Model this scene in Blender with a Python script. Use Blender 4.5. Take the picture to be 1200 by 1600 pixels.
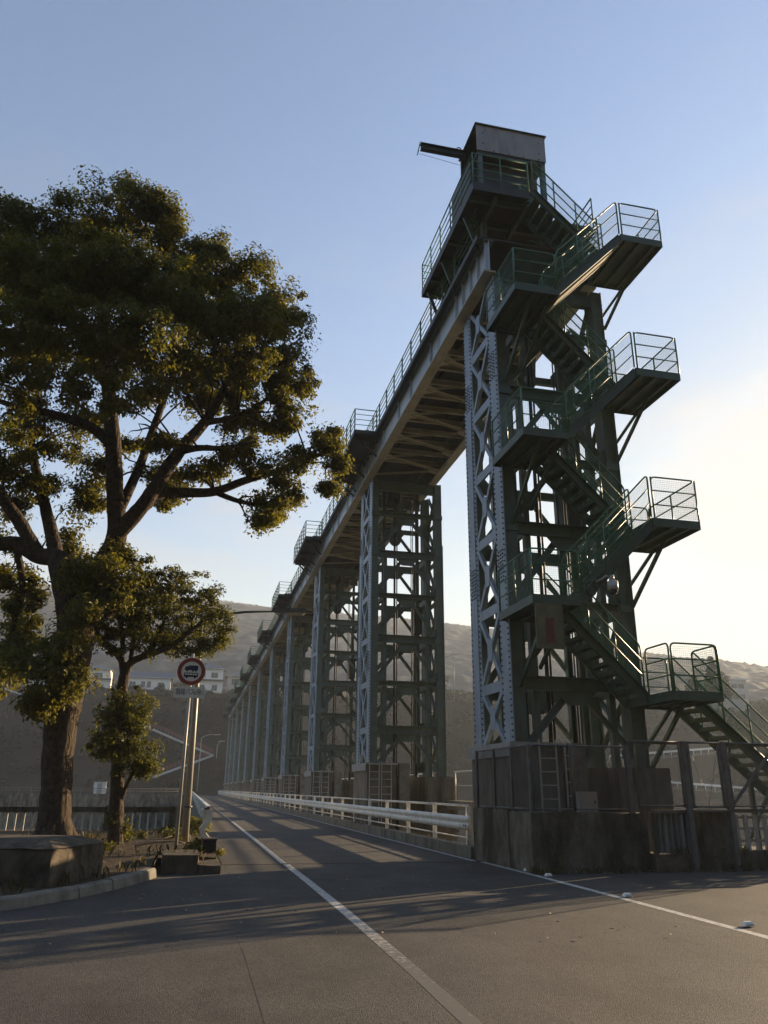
import bpy, math, random
import numpy as np
from mathutils import Vector, Matrix

random.seed(7)
RNG = np.random.default_rng(11)
for o in list(bpy.data.objects):
    bpy.data.objects.remove(o)
scene = bpy.context.scene
COL = scene.collection
R = math.radians

# ---------------------------------------------------------------- camera
# world: +Y runs along the dam crest, +X upstream, road surface at z = 0
cam_d = bpy.data.cameras.new("camera")
cam_d.sensor_width = 36.0
cam_d.lens = 36.0 * 1220.0 / 1600.0
cam_d.clip_start = 0.1
cam_d.clip_end = 4000
cam = bpy.data.objects.new("camera", cam_d)
COL.objects.link(cam)
CR = ((0.97339324, -0.22902220, 0.00737828),
      (0.08358813, 0.32491819, -0.94204097),
      (0.21335096, 0.91759305, 0.33541671))
cam.matrix_world = Matrix(((CR[0][0], -CR[1][0], -CR[2][0], 0),
                           (CR[0][1], -CR[1][1], -CR[2][1], 0),
                           (CR[0][2], -CR[1][2], -CR[2][2], 1.6),
                           (0, 0, 0, 1)))
scene.camera = cam
scene.render.resolution_x, scene.render.resolution_y = 768, 1024

# ---------------------------------------------------------------- light
SUN_AZ = R(61)          # clockwise from +Y
SUN_EL = R(12)
world = bpy.data.worlds.new("World")
scene.world = world
world.use_nodes = True
wn, wl = world.node_tree.nodes, world.node_tree.links
bg = wn["Background"]
sky = wn.new("ShaderNodeTexSky")
sky.sky_type = 'NISHITA'
sky.sun_disc = False
sky.sun_elevation = SUN_EL
sky.sun_rotation = SUN_AZ
sky.altitude = 100
sky.air_density = 1.0
sky.dust_density = 0.5
sky.ozone_density = 3.0
# soft streaky cloud veil, thicker low over the horizon
tc = wn.new("ShaderNodeTexCoord")
mp = wn.new("ShaderNodeMapping")
mp.inputs['Scale'].default_value = (2.2, 2.2, 7.0)
nz = wn.new("ShaderNodeTexNoise")
nz.inputs['Scale'].default_value = 1.6
nz.inputs['Detail'].default_value = 8
nz.inputs['Roughness'].default_value = 0.55
rmp = wn.new("ShaderNodeMapRange")
rmp.interpolation_type = 'SMOOTHSTEP'
rmp.inputs['From Min'].default_value = 0.46
rmp.inputs['From Max'].default_value = 0.78
rmp.inputs['To Min'].default_value = 0.14
rmp.inputs['To Max'].default_value = 0.62
sep = wn.new("ShaderNodeSeparateXYZ")
alt = wn.new("ShaderNodeMapRange")
alt.interpolation_type = 'SMOOTHSTEP'
alt.inputs['From Min'].default_value = 0.95
alt.inputs['From Max'].default_value = 0.12
mul = wn.new("ShaderNodeMath"); mul.operation = 'MULTIPLY'
bw = wn.new("ShaderNodeRGBToBW")
wh = wn.new("ShaderNodeVectorMath"); wh.operation = 'SCALE'
wh.inputs[0].default_value = (1.42, 1.36, 1.30)
mx = wn.new("ShaderNodeMixRGB")
wl.new(tc.outputs['Generated'], mp.inputs['Vector'])
wl.new(mp.outputs['Vector'], nz.inputs['Vector'])
wl.new(nz.outputs['Fac'], rmp.inputs['Value'])
wl.new(tc.outputs['Generated'], sep.inputs[0])
wl.new(sep.outputs['Z'], alt.inputs['Value'])
wl.new(rmp.outputs[0], mul.inputs[0])
wl.new(alt.outputs[0], mul.inputs[1])
wl.new(sky.outputs[0], bw.inputs[0])
wl.new(bw.outputs[0], wh.inputs['Scale'])
wl.new(mul.outputs[0], mx.inputs[0])
wl.new(sky.outputs[0], mx.inputs[1])
wl.new(wh.outputs[0], mx.inputs[2])
# veil thins the blue near the sun: warm, softly limited highlights
lum = wn.new("ShaderNodeRGBToBW"); wl.new(mx.outputs[0], lum.inputs[0])
tf = wn.new("ShaderNodeMapRange"); tf.interpolation_type = 'SMOOTHSTEP'
tf.inputs['From Min'].default_value = 1.1; tf.inputs['From Max'].default_value = 3.3
wl.new(lum.outputs[0], tf.inputs['Value'])
tint = wn.new("ShaderNodeMixRGB"); tint.inputs[1].default_value = (1, 1, 1, 1); tint.inputs[2].default_value = (1.02, 0.865, 0.69, 1)
wl.new(tf.outputs[0], tint.inputs[0])
mn = wn.new("ShaderNodeMath"); mn.operation = 'MINIMUM'; mn.inputs[1].default_value = 3.3
wl.new(lum.outputs[0], mn.inputs[0])
ex = wn.new("ShaderNodeMath"); ex.operation = 'SUBTRACT'; wl.new(lum.outputs[0], ex.inputs[0]); wl.new(mn.outputs[0], ex.inputs[1])
ma = wn.new("ShaderNodeMath"); ma.operation = 'MULTIPLY_ADD'; ma.inputs[1].default_value = 0.10; wl.new(ex.outputs[0], ma.inputs[0]); wl.new(mn.outputs[0], ma.inputs[2])
dv = wn.new("ShaderNodeMath"); dv.operation = 'DIVIDE'; wl.new(ma.outputs[0], dv.inputs[0]); wl.new(lum.outputs[0], dv.inputs[1])
t1 = wn.new("ShaderNodeMixRGB"); t1.blend_type = 'MULTIPLY'; t1.inputs[0].default_value = 1.0
wl.new(mx.outputs[0], t1.inputs[1]); wl.new(tint.outputs[0], t1.inputs[2])
t2 = wn.new("ShaderNodeVectorMath"); t2.operation = 'SCALE'; wl.new(t1.outputs[0], t2.inputs[0]); wl.new(dv.outputs[0], t2.inputs['Scale'])
wl.new(t2.outputs[0], bg.inputs['Color'])
bg.inputs['Strength'].default_value = 0.085

sun_d = bpy.data.lights.new("sun", 'SUN')
sun_d.energy = 5.0
sun_d.angle = R(0.5)
sun_d.color = (1.0, 0.74, 0.45)
sun = bpy.data.objects.new("sun", sun_d)
COL.objects.link(sun)
SUN_DIR = Vector((math.sin(SUN_AZ) * math.cos(SUN_EL), math.cos(SUN_AZ) * math.cos(SUN_EL), math.sin(SUN_EL)))
sun.rotation_euler = (-SUN_DIR).to_track_quat('-Z', 'Y').to_euler()
sun.location = (40, 30, 60)

vs = scene.view_settings
vs.view_transform = 'Standard'
vs.look = 'None'
vs.exposure = 1.75
vs.gamma = 1.0
scene.cycles.max_bounces = 6
scene.cycles.diffuse_bounces = 3
scene.cycles.transmission_bounces = 4

# ---------------------------------------------------------------- materials
def node_mat(name):
    m = bpy.data.materials.new(name)
    m.use_nodes = True
    return m, m.node_tree.nodes, m.node_tree.links, m.node_tree.nodes["Principled BSDF"]

def mat(name, col, rough=0.6, metal=0.0, var=0.25, vscale=3.0, bump=0.15, bscale=25.0,
        stain=None, stain_amt=0.5, sscale=(2.0, 2.0, 0.5), lo=0.5, hi=0.72, spec=0.5, speck=None, speck_scale=160):
    """Base colour broken by broad noise, an optional second stain colour, and fine relief."""
    m, n, l, b = node_mat(name)
    b.inputs['Roughness'].default_value = rough
    b.inputs['Metallic'].default_value = metal
    b.inputs['Specular IOR Level'].default_value = spec
    t = n.new("ShaderNodeTexCoord")
    oi = n.new("ShaderNodeObjectInfo")
    ad = n.new("ShaderNodeVectorMath"); ad.operation = 'MULTIPLY_ADD'
    ad.inputs[1].default_value = (1, 1, 1)
    sc = n.new("ShaderNodeVectorMath"); sc.operation = 'SCALE'
    sc.inputs[0].default_value = (37.0, 17.0, 23.0)
    l.new(oi.outputs['Random'], sc.inputs['Scale'])
    l.new(t.outputs['Object'], ad.inputs[0])
    l.new(sc.outputs[0], ad.inputs[2])
    nz = n.new("ShaderNodeTexNoise")
    nz.inputs['Scale'].default_value = vscale
    nz.inputs['Detail'].default_value = 6
    nz.inputs['Roughness'].default_value = 0.6
    l.new(ad.outputs[0], nz.inputs['Vector'])
    mr = n.new("ShaderNodeMapRange")
    mr.inputs['From Min'].default_value = 0.3
    mr.inputs['From Max'].default_value = 0.7
    mr.inputs['To Min'].default_value = 1 - var
    mr.inputs['To Max'].default_value = 1 + var
    l.new(nz.outputs['Fac'], mr.inputs['Value'])
    cm = n.new("ShaderNodeVectorMath"); cm.operation = 'SCALE'
    cm.inputs[0].default_value = col
    l.new(mr.outputs[0], cm.inputs['Scale'])
    out = cm.outputs[0]
    if stain:
        mp = n.new("ShaderNodeMapping")
        mp.inputs['Scale'].default_value = sscale
        l.new(ad.outputs[0], mp.inputs['Vector'])
        n2 = n.new("ShaderNodeTexNoise")
        n2.inputs['Scale'].default_value = 1.0
        n2.inputs['Detail'].default_value = 7
        n2.inputs['Roughness'].default_value = 0.65
        l.new(mp.outputs[0], n2.inputs['Vector'])
        r2 = n.new("ShaderNodeMapRange")
        r2.inputs['From Min'].default_value = lo
        r2.inputs['From Max'].default_value = hi
        r2.inputs['To Max'].default_value = stain_amt
        l.new(n2.outputs['Fac'], r2.inputs['Value'])
        mm = n.new("ShaderNodeMixRGB")
        mm.inputs[2].default_value = (*stain, 1)
        l.new(r2.outputs[0], mm.inputs[0])
        l.new(out, mm.inputs[1])
        out = mm.outputs[0]
    if speck:
        n3 = n.new("ShaderNodeTexVoronoi")
        n3.inputs['Scale'].default_value = speck_scale
        l.new(t.outputs['Object'], n3.inputs['Vector'])
        bwn = n.new("ShaderNodeRGBToBW")
        l.new(n3.outputs['Color'], bwn.inputs[0])
        r3 = n.new("ShaderNodeMapRange")
        r3.inputs['From Min'].default_value = 0.2
        r3.inputs['From Max'].default_value = 0.8
        r3.inputs['To Min'].default_value = 1 - speck
        r3.inputs['To Max'].default_value = 1 + speck
        l.new(bwn.outputs[0], r3.inputs['Value'])
        c3 = n.new("ShaderNodeVectorMath"); c3.operation = 'SCALE'
        l.new(out, c3.inputs[0])
        l.new(r3.outputs[0], c3.inputs['Scale'])
        out = c3.outputs[0]
    l.new(out, b.inputs['Base Color'])
    if bump:
        nb = n.new("ShaderNodeTexNoise")
        nb.inputs['Scale'].default_value = bscale
        nb.inputs['Detail'].default_value = 5
        l.new(t.outputs['Object'], nb.inputs['Vector'])
        bp = n.new("ShaderNodeBump")
        bp.inputs['Strength'].default_value = bump
        bp.inputs['Distance'].default_value = 0.03
        l.new(nb.outputs['Fac'], bp.inputs['Height'])
        l.new(bp.outputs[0], b.inputs['Normal'])
    return m

RUST = (0.10, 0.055, 0.03)
GRIME = (0.035, 0.032, 0.026)
M = {}
M['steel'] = mat('steel_green_grey_paint', (0.098, 0.137, 0.12), 0.45, var=0.28, vscale=1.6, bump=0.1, stain=RUST, stain_amt=0.6, sscale=(4, 4, 0.9), lo=0.52, hi=0.72)
M['steel_blue'] = mat('steel_skylit_blue_grey', (0.28, 0.345, 0.41), 0.45, var=0.22, vscale=1.5, bump=0.08, stain=(0.12, 0.09, 0.07), stain_amt=0.5, sscale=(3, 3, 0.9), lo=0.52, hi=0.78)  # blue skylight on the road-side faces painted into the steel's tone
M['girder'] = mat('girder_pale_paint', (0.52, 0.57, 0.63), 0.42, var=0.12, vscale=0.8, bump=0.05, stain=(0.16, 0.13, 0.10), stain_amt=0.4, sscale=(2, 1.2, 0.6), lo=0.55, hi=0.8)
M['flange'] = mat('girder_flange_tan_paint', (0.42, 0.38, 0.28), 0.5, var=0.18, vscale=1.2, bump=0.06, stain=RUST, stain_amt=0.4, sscale=(2, 1, 1), lo=0.52, hi=0.78)
M['dark'] = mat('dark_steel_plate', (0.035, 0.04, 0.036), 0.55, var=0.3, vscale=1.5, bump=0.1, stain=RUST, stain_amt=0.4, sscale=(3, 3, 1))
M['rail'] = mat('railing_green_paint', (0.05, 0.15, 0.075), 0.38, var=0.25, vscale=4, bump=0.05, stain=RUST, stain_amt=0.35, sscale=(6, 6, 6), lo=0.58, hi=0.8)
M['stair'] = mat('stair_dark_green_paint', (0.055, 0.09, 0.062), 0.48, var=0.25, vscale=2, bump=0.1, stain=RUST, stain_amt=0.5, sscale=(3, 3, 1.5), lo=0.52, hi=0.78)
M['wire'] = mat('green_plastic_wire', (0.05, 0.16, 0.08), 0.45, var=0.15, bump=0)
M['galv'] = mat('galvanised_steel', (0.34, 0.35, 0.35), 0.42, metal=0.35, var=0.22, vscale=5, bump=0.06, stain=(0.2, 0.15, 0.1), stain_amt=0.4, sscale=(5, 5, 2))
M['galv_dark'] = mat('weathered_galvanised_steel', (0.13, 0.13, 0.128), 0.5, metal=0.2, var=0.28, vscale=5, bump=0.08, stain=RUST, stain_amt=0.55, sscale=(5, 5, 2))
M['concrete'] = mat('pier_concrete', (0.17, 0.15, 0.12), 0.88, var=0.25, vscale=1.5, bump=0.35, bscale=18, stain=GRIME, stain_amt=0.75, sscale=(2.2, 2.2, 0.35), lo=0.46, hi=0.66, spec=0.25)
M['plinth'] = mat('stained_plinth_concrete', (0.17, 0.148, 0.112), 0.9, var=0.35, vscale=2.2, bump=0.6, bscale=14, stain=(0.024, 0.021, 0.015), stain_amt=0.88, sscale=(1.5, 1.5, 0.55), lo=0.40, hi=0.60, spec=0.2)
M['moss'] = mat('mossy_concrete', (0.125, 0.10, 0.074), 0.92, var=0.3, vscale=3, bump=0.5, bscale=22, stain=(0.036, 0.032, 0.02), stain_amt=0.85, sscale=(3, 3, 2), lo=0.42, hi=0.62, spec=0.2)
M['kerb'] = mat('kerb_concrete', (0.21, 0.195, 0.165), 0.88, var=0.2, vscale=4, bump=0.4, bscale=40, stain=(0.09, 0.08, 0.06), stain_amt=0.8, sscale=(3, 3, 3), lo=0.45, hi=0.7, spec=0.25)
M['asphalt'] = mat('asphalt', (0.056, 0.051, 0.046), 0.82, var=0.34, vscale=0.8, bump=0.7, bscale=90, stain=(0.09, 0.08, 0.069), stain_amt=0.7, sscale=(1.1, 0.22, 1), lo=0.45, hi=0.7, spec=0.35, speck=0.42, speck_scale=70)
M['joint'] = mat('road_joint_rubber', (0.028, 0.026, 0.024), 0.8, var=0.3, bump=0.2)
M['white'] = mat('white_guardrail_paint', (0.68, 0.66, 0.60), 0.45, var=0.1, vscale=4, bump=0.05, stain=(0.24, 0.17, 0.10), stain_amt=0.6, sscale=(2.5, 2.5, 4), lo=0.5, hi=0.72)
M['pole'] = mat('pole_paint', (0.42, 0.40, 0.35), 0.42, var=0.1, vscale=3, bump=0.04, stain=(0.2, 0.16, 0.11), stain_amt=0.35, sscale=(6, 6, 1.2))
M['shade_hill_scrub'] = mat('unseen_hillside_scrub', (0.035, 0.038, 0.02), 0.95, var=0.4, vscale=0.2, bump=0.8, bscale=1.5, spec=0.1)
M['soil'] = mat('soil_leaf_litter', (0.075, 0.055, 0.036), 0.95, var=0.5, vscale=6, bump=0.9, bscale=30, stain=(0.05, 0.055, 0.022), stain_amt=0.6, sscale=(2, 2, 2), spec=0.15, speck=0.5, speck_scale=30)
M['ground'] = mat('ground_dirt', (0.09, 0.075, 0.055), 0.95, var=0.4, vscale=0.8, bump=0.6, bscale=12, stain=(0.045, 0.05, 0.025), stain_amt=0.6, sscale=(.4, .4, .4), spec=0.15)
M['bank'] = mat('far_bank_scrub', (0.03, 0.024, 0.017), 0.95, var=0.45, vscale=0.12, bump=0.8, bscale=1.2, stain=(0.02, 0.022, 0.012), stain_amt=0.8, sscale=(.06, .06, .12), spec=0.1)
M['hill'] = mat('wooded_hill', (0.034, 0.046, 0.054), 0.95, var=0.5, vscale=0.07, bump=1.0, bscale=0.25, stain=(0.05, 0.055, 0.055), stain_amt=0.6, sscale=(.03, .03, .03), spec=0.1)
M['bark'] = mat('tree_bark', (0.06, 0.043, 0.03), 0.92, var=0.55, vscale=9, bump=1.0, bscale=16, stain=(0.05, 0.05, 0.03), stain_amt=0.7, sscale=(9, 9, 1.6), spec=0.2)
_n, _l = M['bark'].node_tree.nodes, M['bark'].node_tree.links
_nb = [q for q in _n if q.type == 'TEX_NOISE' and abs(q.inputs['Scale'].default_value - 16) < .1][0]
_mp = _n.new('ShaderNodeMapping'); _mp.inputs['Scale'].default_value = (1.0, 1.0, 0.22)
_l.new([q for q in _n if q.type == 'TEX_COORD'][0].outputs['Object'], _mp.inputs['Vector']); _l.new(_mp.outputs[0], _nb.inputs['Vector'])
_bp = [q for q in _n if q.type == 'BUMP'][0]; _bp.inputs['Distance'].default_value = 0.09
M['house_wall'] = mat('house_white_render', (0.66, 0.64, 0.60), 0.85, var=0.08, vscale=0.8, bump=0.05)
M['house_grey'] = mat('house_grey_render', (0.42, 0.40, 0.37), 0.85, var=0.1, vscale=0.8, bump=0.05)
M['roof'] = mat('house_roof_tile', (0.10, 0.10, 0.11), 0.6, var=0.2, vscale=1.5, bump=0.3, bscale=6)
M['glass'] = mat('dark_window_glass', (0.03, 0.035, 0.04), 0.08, var=0.1, bump=0)
M['red'] = mat('red_railing_paint', (0.26, 0.07, 0.055), 0.5, var=0.2, vscale=2, bump=0)
M['sign_red'] = mat('sign_red', (0.30, 0.045, 0.04), 0.4, var=0.08, bump=0)
M['sign_white'] = mat('sign_white', (0.78, 0.73, 0.60), 0.4, var=0.06, bump=0)
M['sign_blue'] = mat('sign_dark_blue', (0.015, 0.025, 0.06), 0.4, var=0.1, bump=0)
M['cladding'] = mat('hoist_house_cladding', (0.36, 0.335, 0.33), 0.5, var=0.1, vscale=1.5, bump=0.03, stain=RUST, stain_amt=0.55, sscale=(3, 3, 0.7), lo=0.52, hi=0.75)
M['board'] = mat('olive_notice_board', (0.12, 0.115, 0.055), 0.6, var=0.3, vscale=5, bump=0.05, stain=RUST, stain_amt=0.7, sscale=(6, 6, 4), lo=0.5, hi=0.7)
M['board_red'] = mat('faded_red_lettering', (0.13, 0.032, 0.022), 0.6, var=0.3, vscale=12, bump=0)
M['cabinet'] = mat('beige_cabinet_paint', (0.40, 0.35, 0.31), 0.5, var=0.08, bump=0.02)
M['black'] = mat('black_rubber', (0.015, 0.015, 0.015), 0.6, var=0.2, bump=0.05)
M['stud'] = mat('white_road_stud', (0.82, 0.80, 0.74), 0.55, var=0.06, bump=0)
M['lamp_lens'] = mat('lamp_lens', (0.5, 0.48, 0.42), 0.25, var=0.05, bump=0)
M['timber'] = mat('cut_timber', (0.36, 0.25, 0.15), 0.8, var=0.25, vscale=8, bump=0.2)
M['cable'] = mat('greased_cable', (0.02, 0.02, 0.02), 0.5, var=0.2, bump=0)
M['sheet'] = mat('corrugated_sheet', (0.20, 0.205, 0.20), 0.5, metal=0.3, var=0.25, vscale=3, bump=0.05, stain=RUST, stain_amt=0.7, sscale=(3, 3, 0.8))

def line_mat(name, wear, y_worn=None):
    """Road paint broken up by wear; y_worn = (y0, y1): traffic has scrubbed it away towards y0."""
    m, n, l, b = node_mat(name)
    t = n.new("ShaderNodeTexCoord")
    nz = n.new("ShaderNodeTexNoise"); nz.inputs['Scale'].default_value = 11; nz.inputs['Detail'].default_value = 10
    nz.inputs['Roughness'].default_value = 0.75
    l.new(t.outputs['Object'], nz.inputs['Vector'])
    src = nz.outputs['Fac']
    if y_worn:
        sx = n.new("ShaderNodeSeparateXYZ"); l.new(t.outputs['Object'], sx.inputs[0])
        g_ = n.new("ShaderNodeMapRange"); g_.interpolation_type = 'SMOOTHSTEP'
        g_.inputs['From Min'].default_value = y_worn[0]; g_.inputs['From Max'].default_value = y_worn[1]
        g_.inputs['To Min'].default_value = -0.27; g_.inputs['To Max'].default_value = 0.0
        l.new(sx.outputs['Y'], g_.inputs['Value'])
        ad = n.new("ShaderNodeMath"); ad.operation = 'ADD'; l.new(src, ad.inputs[0]); l.new(g_.outputs[0], ad.inputs[1]); src = ad.outputs[0]
    r = n.new("ShaderNodeMapRange")
    r.inputs['From Min'].default_value = wear - 0.10
    r.inputs['From Max'].default_value = wear + 0.12
    l.new(src, r.inputs['Value'])
    mm = n.new("ShaderNodeMixRGB")
    mm.inputs[1].default_value = (0.098, 0.088, 0.075, 1)
    mm.inputs[2].default_value = (0.52, 0.50, 0.45, 1)
    l.new(r.outputs[0], mm.inputs[0])
    l.new(mm.outputs[0], b.inputs['Base Color'])
    b.inputs['Roughness'].default_value = 0.75
    return m
M['line'] = line_mat('road_line_paint', 0.43)
M['line_fading'] = line_mat('road_line_paint_fading', 0.43, (6.0, 12.5))
M['line_worn'] = line_mat('road_line_paint_worn', 0.60)

def leaf_mat(name, c1, c2, trans=0.35):
    m, n, l, b = node_mat(name)
    t = n.new("ShaderNodeTexCoord")
    nz = n.new("ShaderNodeTexNoise"); nz.inputs['Scale'].default_value = 2.3; nz.inputs['Detail'].default_value = 2
    wn_ = n.new("ShaderNodeTexWhiteNoise")
    sn = n.new("ShaderNodeVectorMath"); sn.operation = 'SNAP'; sn.inputs[1].default_value = (0.12, 0.12, 0.12)
    l.new(t.outputs['Object'], nz.inputs['Vector'])
    l.new(t.outputs['Object'], sn.inputs[0])
    l.new(sn.outputs[0], wn_.inputs[0])
    av = n.new("ShaderNodeMath"); av.operation = 'MULTIPLY_ADD'
    av.inputs[1].default_value = 0.5
    l.new(wn_.outputs['Value'], av.inputs[0])
    hf = n.new("ShaderNodeMath"); hf.operation = 'MULTIPLY'; hf.inputs[1].default_value = 0.5
    l.new(nz.outputs['Fac'], hf.inputs[0])
    l.new(hf.outputs[0], av.inputs[2])
    cr = n.new("ShaderNodeMixRGB")
    cr.inputs[1].default_value = (*c1, 1); cr.inputs[2].default_value = (*c2, 1)
    l.new(av.outputs[0], cr.inputs[0])
    l.new(cr.outputs[0], b.inputs['Base Color'])
    b.inputs['Roughness'].default_value = 0.55
    b.inputs['Specular IOR Level'].default_value = 0.28
    tr = n.new("ShaderNodeBsdfTranslucent")
    br = n.new("ShaderNodeVectorMath"); br.operation = 'MULTIPLY'; br.inputs[1].default_value = (1.5, 1.45, 0.7)
    l.new(cr.outputs[0], br.inputs[0])
    l.new(br.outputs[0], tr.inputs['Color'])
    ms = n.new("ShaderNodeMixShader"); ms.inputs[0].default_value = trans
    l.new(b.outputs[0], ms.inputs[1]); l.new(tr.outputs[0], ms.inputs[2])
    l.new(ms.outputs[0], n['Material Output'].inputs['Surface'])
    return m
M['leaf'] = leaf_mat('camphor_leaf', (0.07, 0.074, 0.016), (0.17, 0.155, 0.034), 0.48)
M['leaf2'] = leaf_mat('broadleaf_evergreen_leaf', (0.055, 0.064, 0.014), (0.14, 0.132, 0.027), 0.45)
M['grass'] = leaf_mat('dry_grass', (0.035, 0.032, 0.012), (0.085, 0.065, 0.03))
M['scrub'] = leaf_mat('bank_scrub_leaf', (0.02, 0.02, 0.011), (0.045, 0.037, 0.021), 0.1)
M['pine'] = leaf_mat('pine_needles', (0.015, 0.025, 0.012), (0.035, 0.045, 0.018), 0.1)

wm, n, l, b = node_mat('reservoir_water')
b.inputs['Base Color'].default_value = (0.02, 0.03, 0.028, 1)
b.inputs['Roughness'].default_value = 0.08
t = n.new("ShaderNodeTexCoord"); nz_ = n.new("ShaderNodeTexNoise"); nz_.inputs['Scale'].default_value = 1.2
bp_ = n.new("ShaderNodeBump"); bp_.inputs['Strength'].default_value = 0.15
l.new(t.outputs['Object'], nz_.inputs['Vector']); l.new(nz_.outputs['Fac'], bp_.inputs['Height']); l.new(bp_.outputs[0], b.inputs['Normal'])
M['water'] = wm

# ---------------------------------------------------------------- mesh helpers
def V(*a): return Vector(a)

class MB:
    """Collects simple shapes; build() links them as one mesh object."""
    def __init__(s): s.v = []; s.f = []; s.sm = []; s.mi = []; s.cur = 0
    def add(s, vs, fs, smooth=False):
        k = len(s.v); s.v.extend([tuple(p) for p in vs])
        for f in fs:
            s.f.append(tuple(i + k for i in f)); s.sm.append(smooth); s.mi.append(s.cur)
        return s
    def box(s, x0, x1, y0, y1, z0, z1):
        return s.add([(x0,y0,z0),(x1,y0,z0),(x1,y1,z0),(x0,y1,z0),(x0,y0,z1),(x1,y0,z1),(x1,y1,z1),(x0,y1,z1)],
                     [(0,3,2,1),(4,5,6,7),(0,1,5,4),(1,2,6,5),(2,3,7,6),(3,0,4,7)])
    def bar(s, p, q, w, h, up=(0,0,1), ow=0.0, oh=0.0):
        p, q, up = Vector(p), Vector(q), Vector(up)
        d = (q - p).normalized()
        if abs(d.dot(up)) > 0.98: up = Vector((0,1,0)) if abs(d.y) < 0.9 else Vector((1,0,0))
        a = d.cross(up).normalized(); u = a.cross(d).normalized()
        c = []
        for e in (p, q):
            for sa, su in ((-1,-1),(1,-1),(1,1),(-1,1)):
                c.append(e + a*(sa*w/2 + ow) + u*(su*h/2 + oh))
        return s.add(c, [(0,1,2,3),(7,6,5,4),(0,4,5,1),(1,5,6,2),(2,6,7,3),(3,7,4,0)])
    def ibeam(s, p, q, h, w, t=0.02, up=(0,0,1)):
        s.bar(p, q, t, h - 2*t, up)
        s.bar(p, q, w, t, up, oh=h/2 - t/2); s.bar(p, q, w, t, up, oh=-h/2 + t/2)
        return s
    def channel(s, p, q, h, w, t=0.015, up=(0,0,1), side=1):
        s.bar(p, q, t, h, up)
        s.bar(p, q, w, t, up, ow=side*(w/2+t/2), oh=h/2 - t/2); s.bar(p, q, w, t, up, ow=side*(w/2+t/2), oh=-h/2 + t/2)
        return s
    def angle(s, p, q, a, t=0.012, up=(0,0,1), side=1):
        s.bar(p, q, t, a, up); s.bar(p, q, a, t, up, ow=side*(a/2+t/2), oh=a/2 - t/2)
        return s
    def cyl(s, p, q, r, n=8, r2=None, caps=True):
        p, q = Vector(p), Vector(q); r2 = r if r2 is None else r2
        d = (q - p).normalized(); up = Vector((0,0,1)) if abs(d.z) < 0.95 else Vector((1,0,0))
        a = d.cross(up).normalized(); u = a.cross(d)
        vs = [e + (a*math.cos(2*math.pi*i/n) + u*math.sin(2*math.pi*i/n))*rr for e, rr in ((p, r), (q, r2)) for i in range(n)]
        s.add(vs, [(i, (i+1)%n, n+(i+1)%n, n+i) for i in range(n)], True)
        if caps:
            k = len(s.v) - 2*n
            s.f.append(tuple(k+i for i in range(n-1,-1,-1))); s.f.append(tuple(k+n+i for i in range(n))); s.sm += [False]*2; s.mi += [s.cur]*2
        return s
    def pipe(s, pts, r, n=8):
        """Swept tube; r may be a list of radii."""
        P = [Vector(p) for p in pts]; rs = r if isinstance(r, (list, tuple)) else [r]*len(P)
        d0 = (P[1]-P[0]).normalized(); up = Vector((0,0,1)) if abs(d0.z) < 0.9 else Vector((0,1,0))
        a = d0.cross(up).normalized(); vs = []
        for i, p in enumerate(P):
            d = (P[min(i+1,len(P)-1)] - P[max(i-1,0)]).normalized()
            a = (a - d*a.dot(d)).normalized(); u = d.cross(a)
            for k in range(n):
                an = 2*math.pi*k/n
                vs.append(p + (a*math.cos(an) + u*math.sin(an))*rs[i])
        fs = [(i*n+k, i*n+(k+1)%n, (i+1)*n+(k+1)%n, (i+1)*n+k) for i in range(len(P)-1) for k in range(n)]
        m = len(P)-1
        s.add(vs, fs, True)
        k0 = len(s.v) - len(vs)
        s.f.append(tuple(k0+i for i in range(n-1,-1,-1))); s.f.append(tuple(k0+m*n+i for i in range(n))); s.sm += [False]*2; s.mi += [s.cur]*2
        return s
    def prism(s, pts, off):
        """Flat polygon pts pushed along off."""
        off = Vector(off); n = len(pts); P = [Vector(p) for p in pts]
        return s.add(P + [p + off for p in P], [tuple(range(n-1,-1,-1)), tuple(range(n,2*n))] + [(i,(i+1)%n,n+(i+1)%n,n+i) for i in range(n)])
    def quad(s, a, b, c, d): return s.add([a,b,c,d], [(0,1,2,3)])
    def merge(s, o, mi):
        k = len(s.v); s.v += o.v
        for f in o.f: s.f.append(tuple(i+k for i in f))
        s.sm += o.sm; s.mi += [mi]*len(o.f)
    def mesh(s, name, mats):
        me = bpy.data.meshes.new(name)
        me.from_pydata(s.v, [], s.f)
        me.polygons.foreach_set('use_smooth', s.sm)
        for m in (mats if isinstance(mats, (list, tuple)) else [mats]): me.materials.append(M[m] if isinstance(m, str) else m)
        if max(s.mi, default=0) > 0: me.polygons.foreach_set('material_index', s.mi)
        me.update()
        return me
    def build(s, name, mats, parent=None, loc=None):
        return obj(name, s.mesh(name, mats), parent, loc)

def obj(name, data, parent=None, loc=None):
    o = bpy.data.objects.new(name, data); COL.objects.link(o)
    if parent: o.parent = parent
    if loc is not None: o.location = loc
    return o

def tag(o, label, cat, group=None):
    o['label'] = label; o['category'] = cat
    if group: o['group'] = group
    return o
def structure(o): o['kind'] = 'structure'; return o
def stuff(o): o['kind'] = 'stuff'; return o
def thing(name, loc, label, cat, group=None, rz=0):
    o = bpy.data.objects.new(name, None); COL.objects.link(o)
    o.empty_display_size = 0.2; o.location = loc; o.rotation_euler = (0, 0, rz)
    return tag(o, label, cat, group)
def copy_tree(o, parent=None):
    c = o.copy(); COL.objects.link(c); c.parent = parent
    for ch in o.children: copy_tree(ch, c)
    return c

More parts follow.
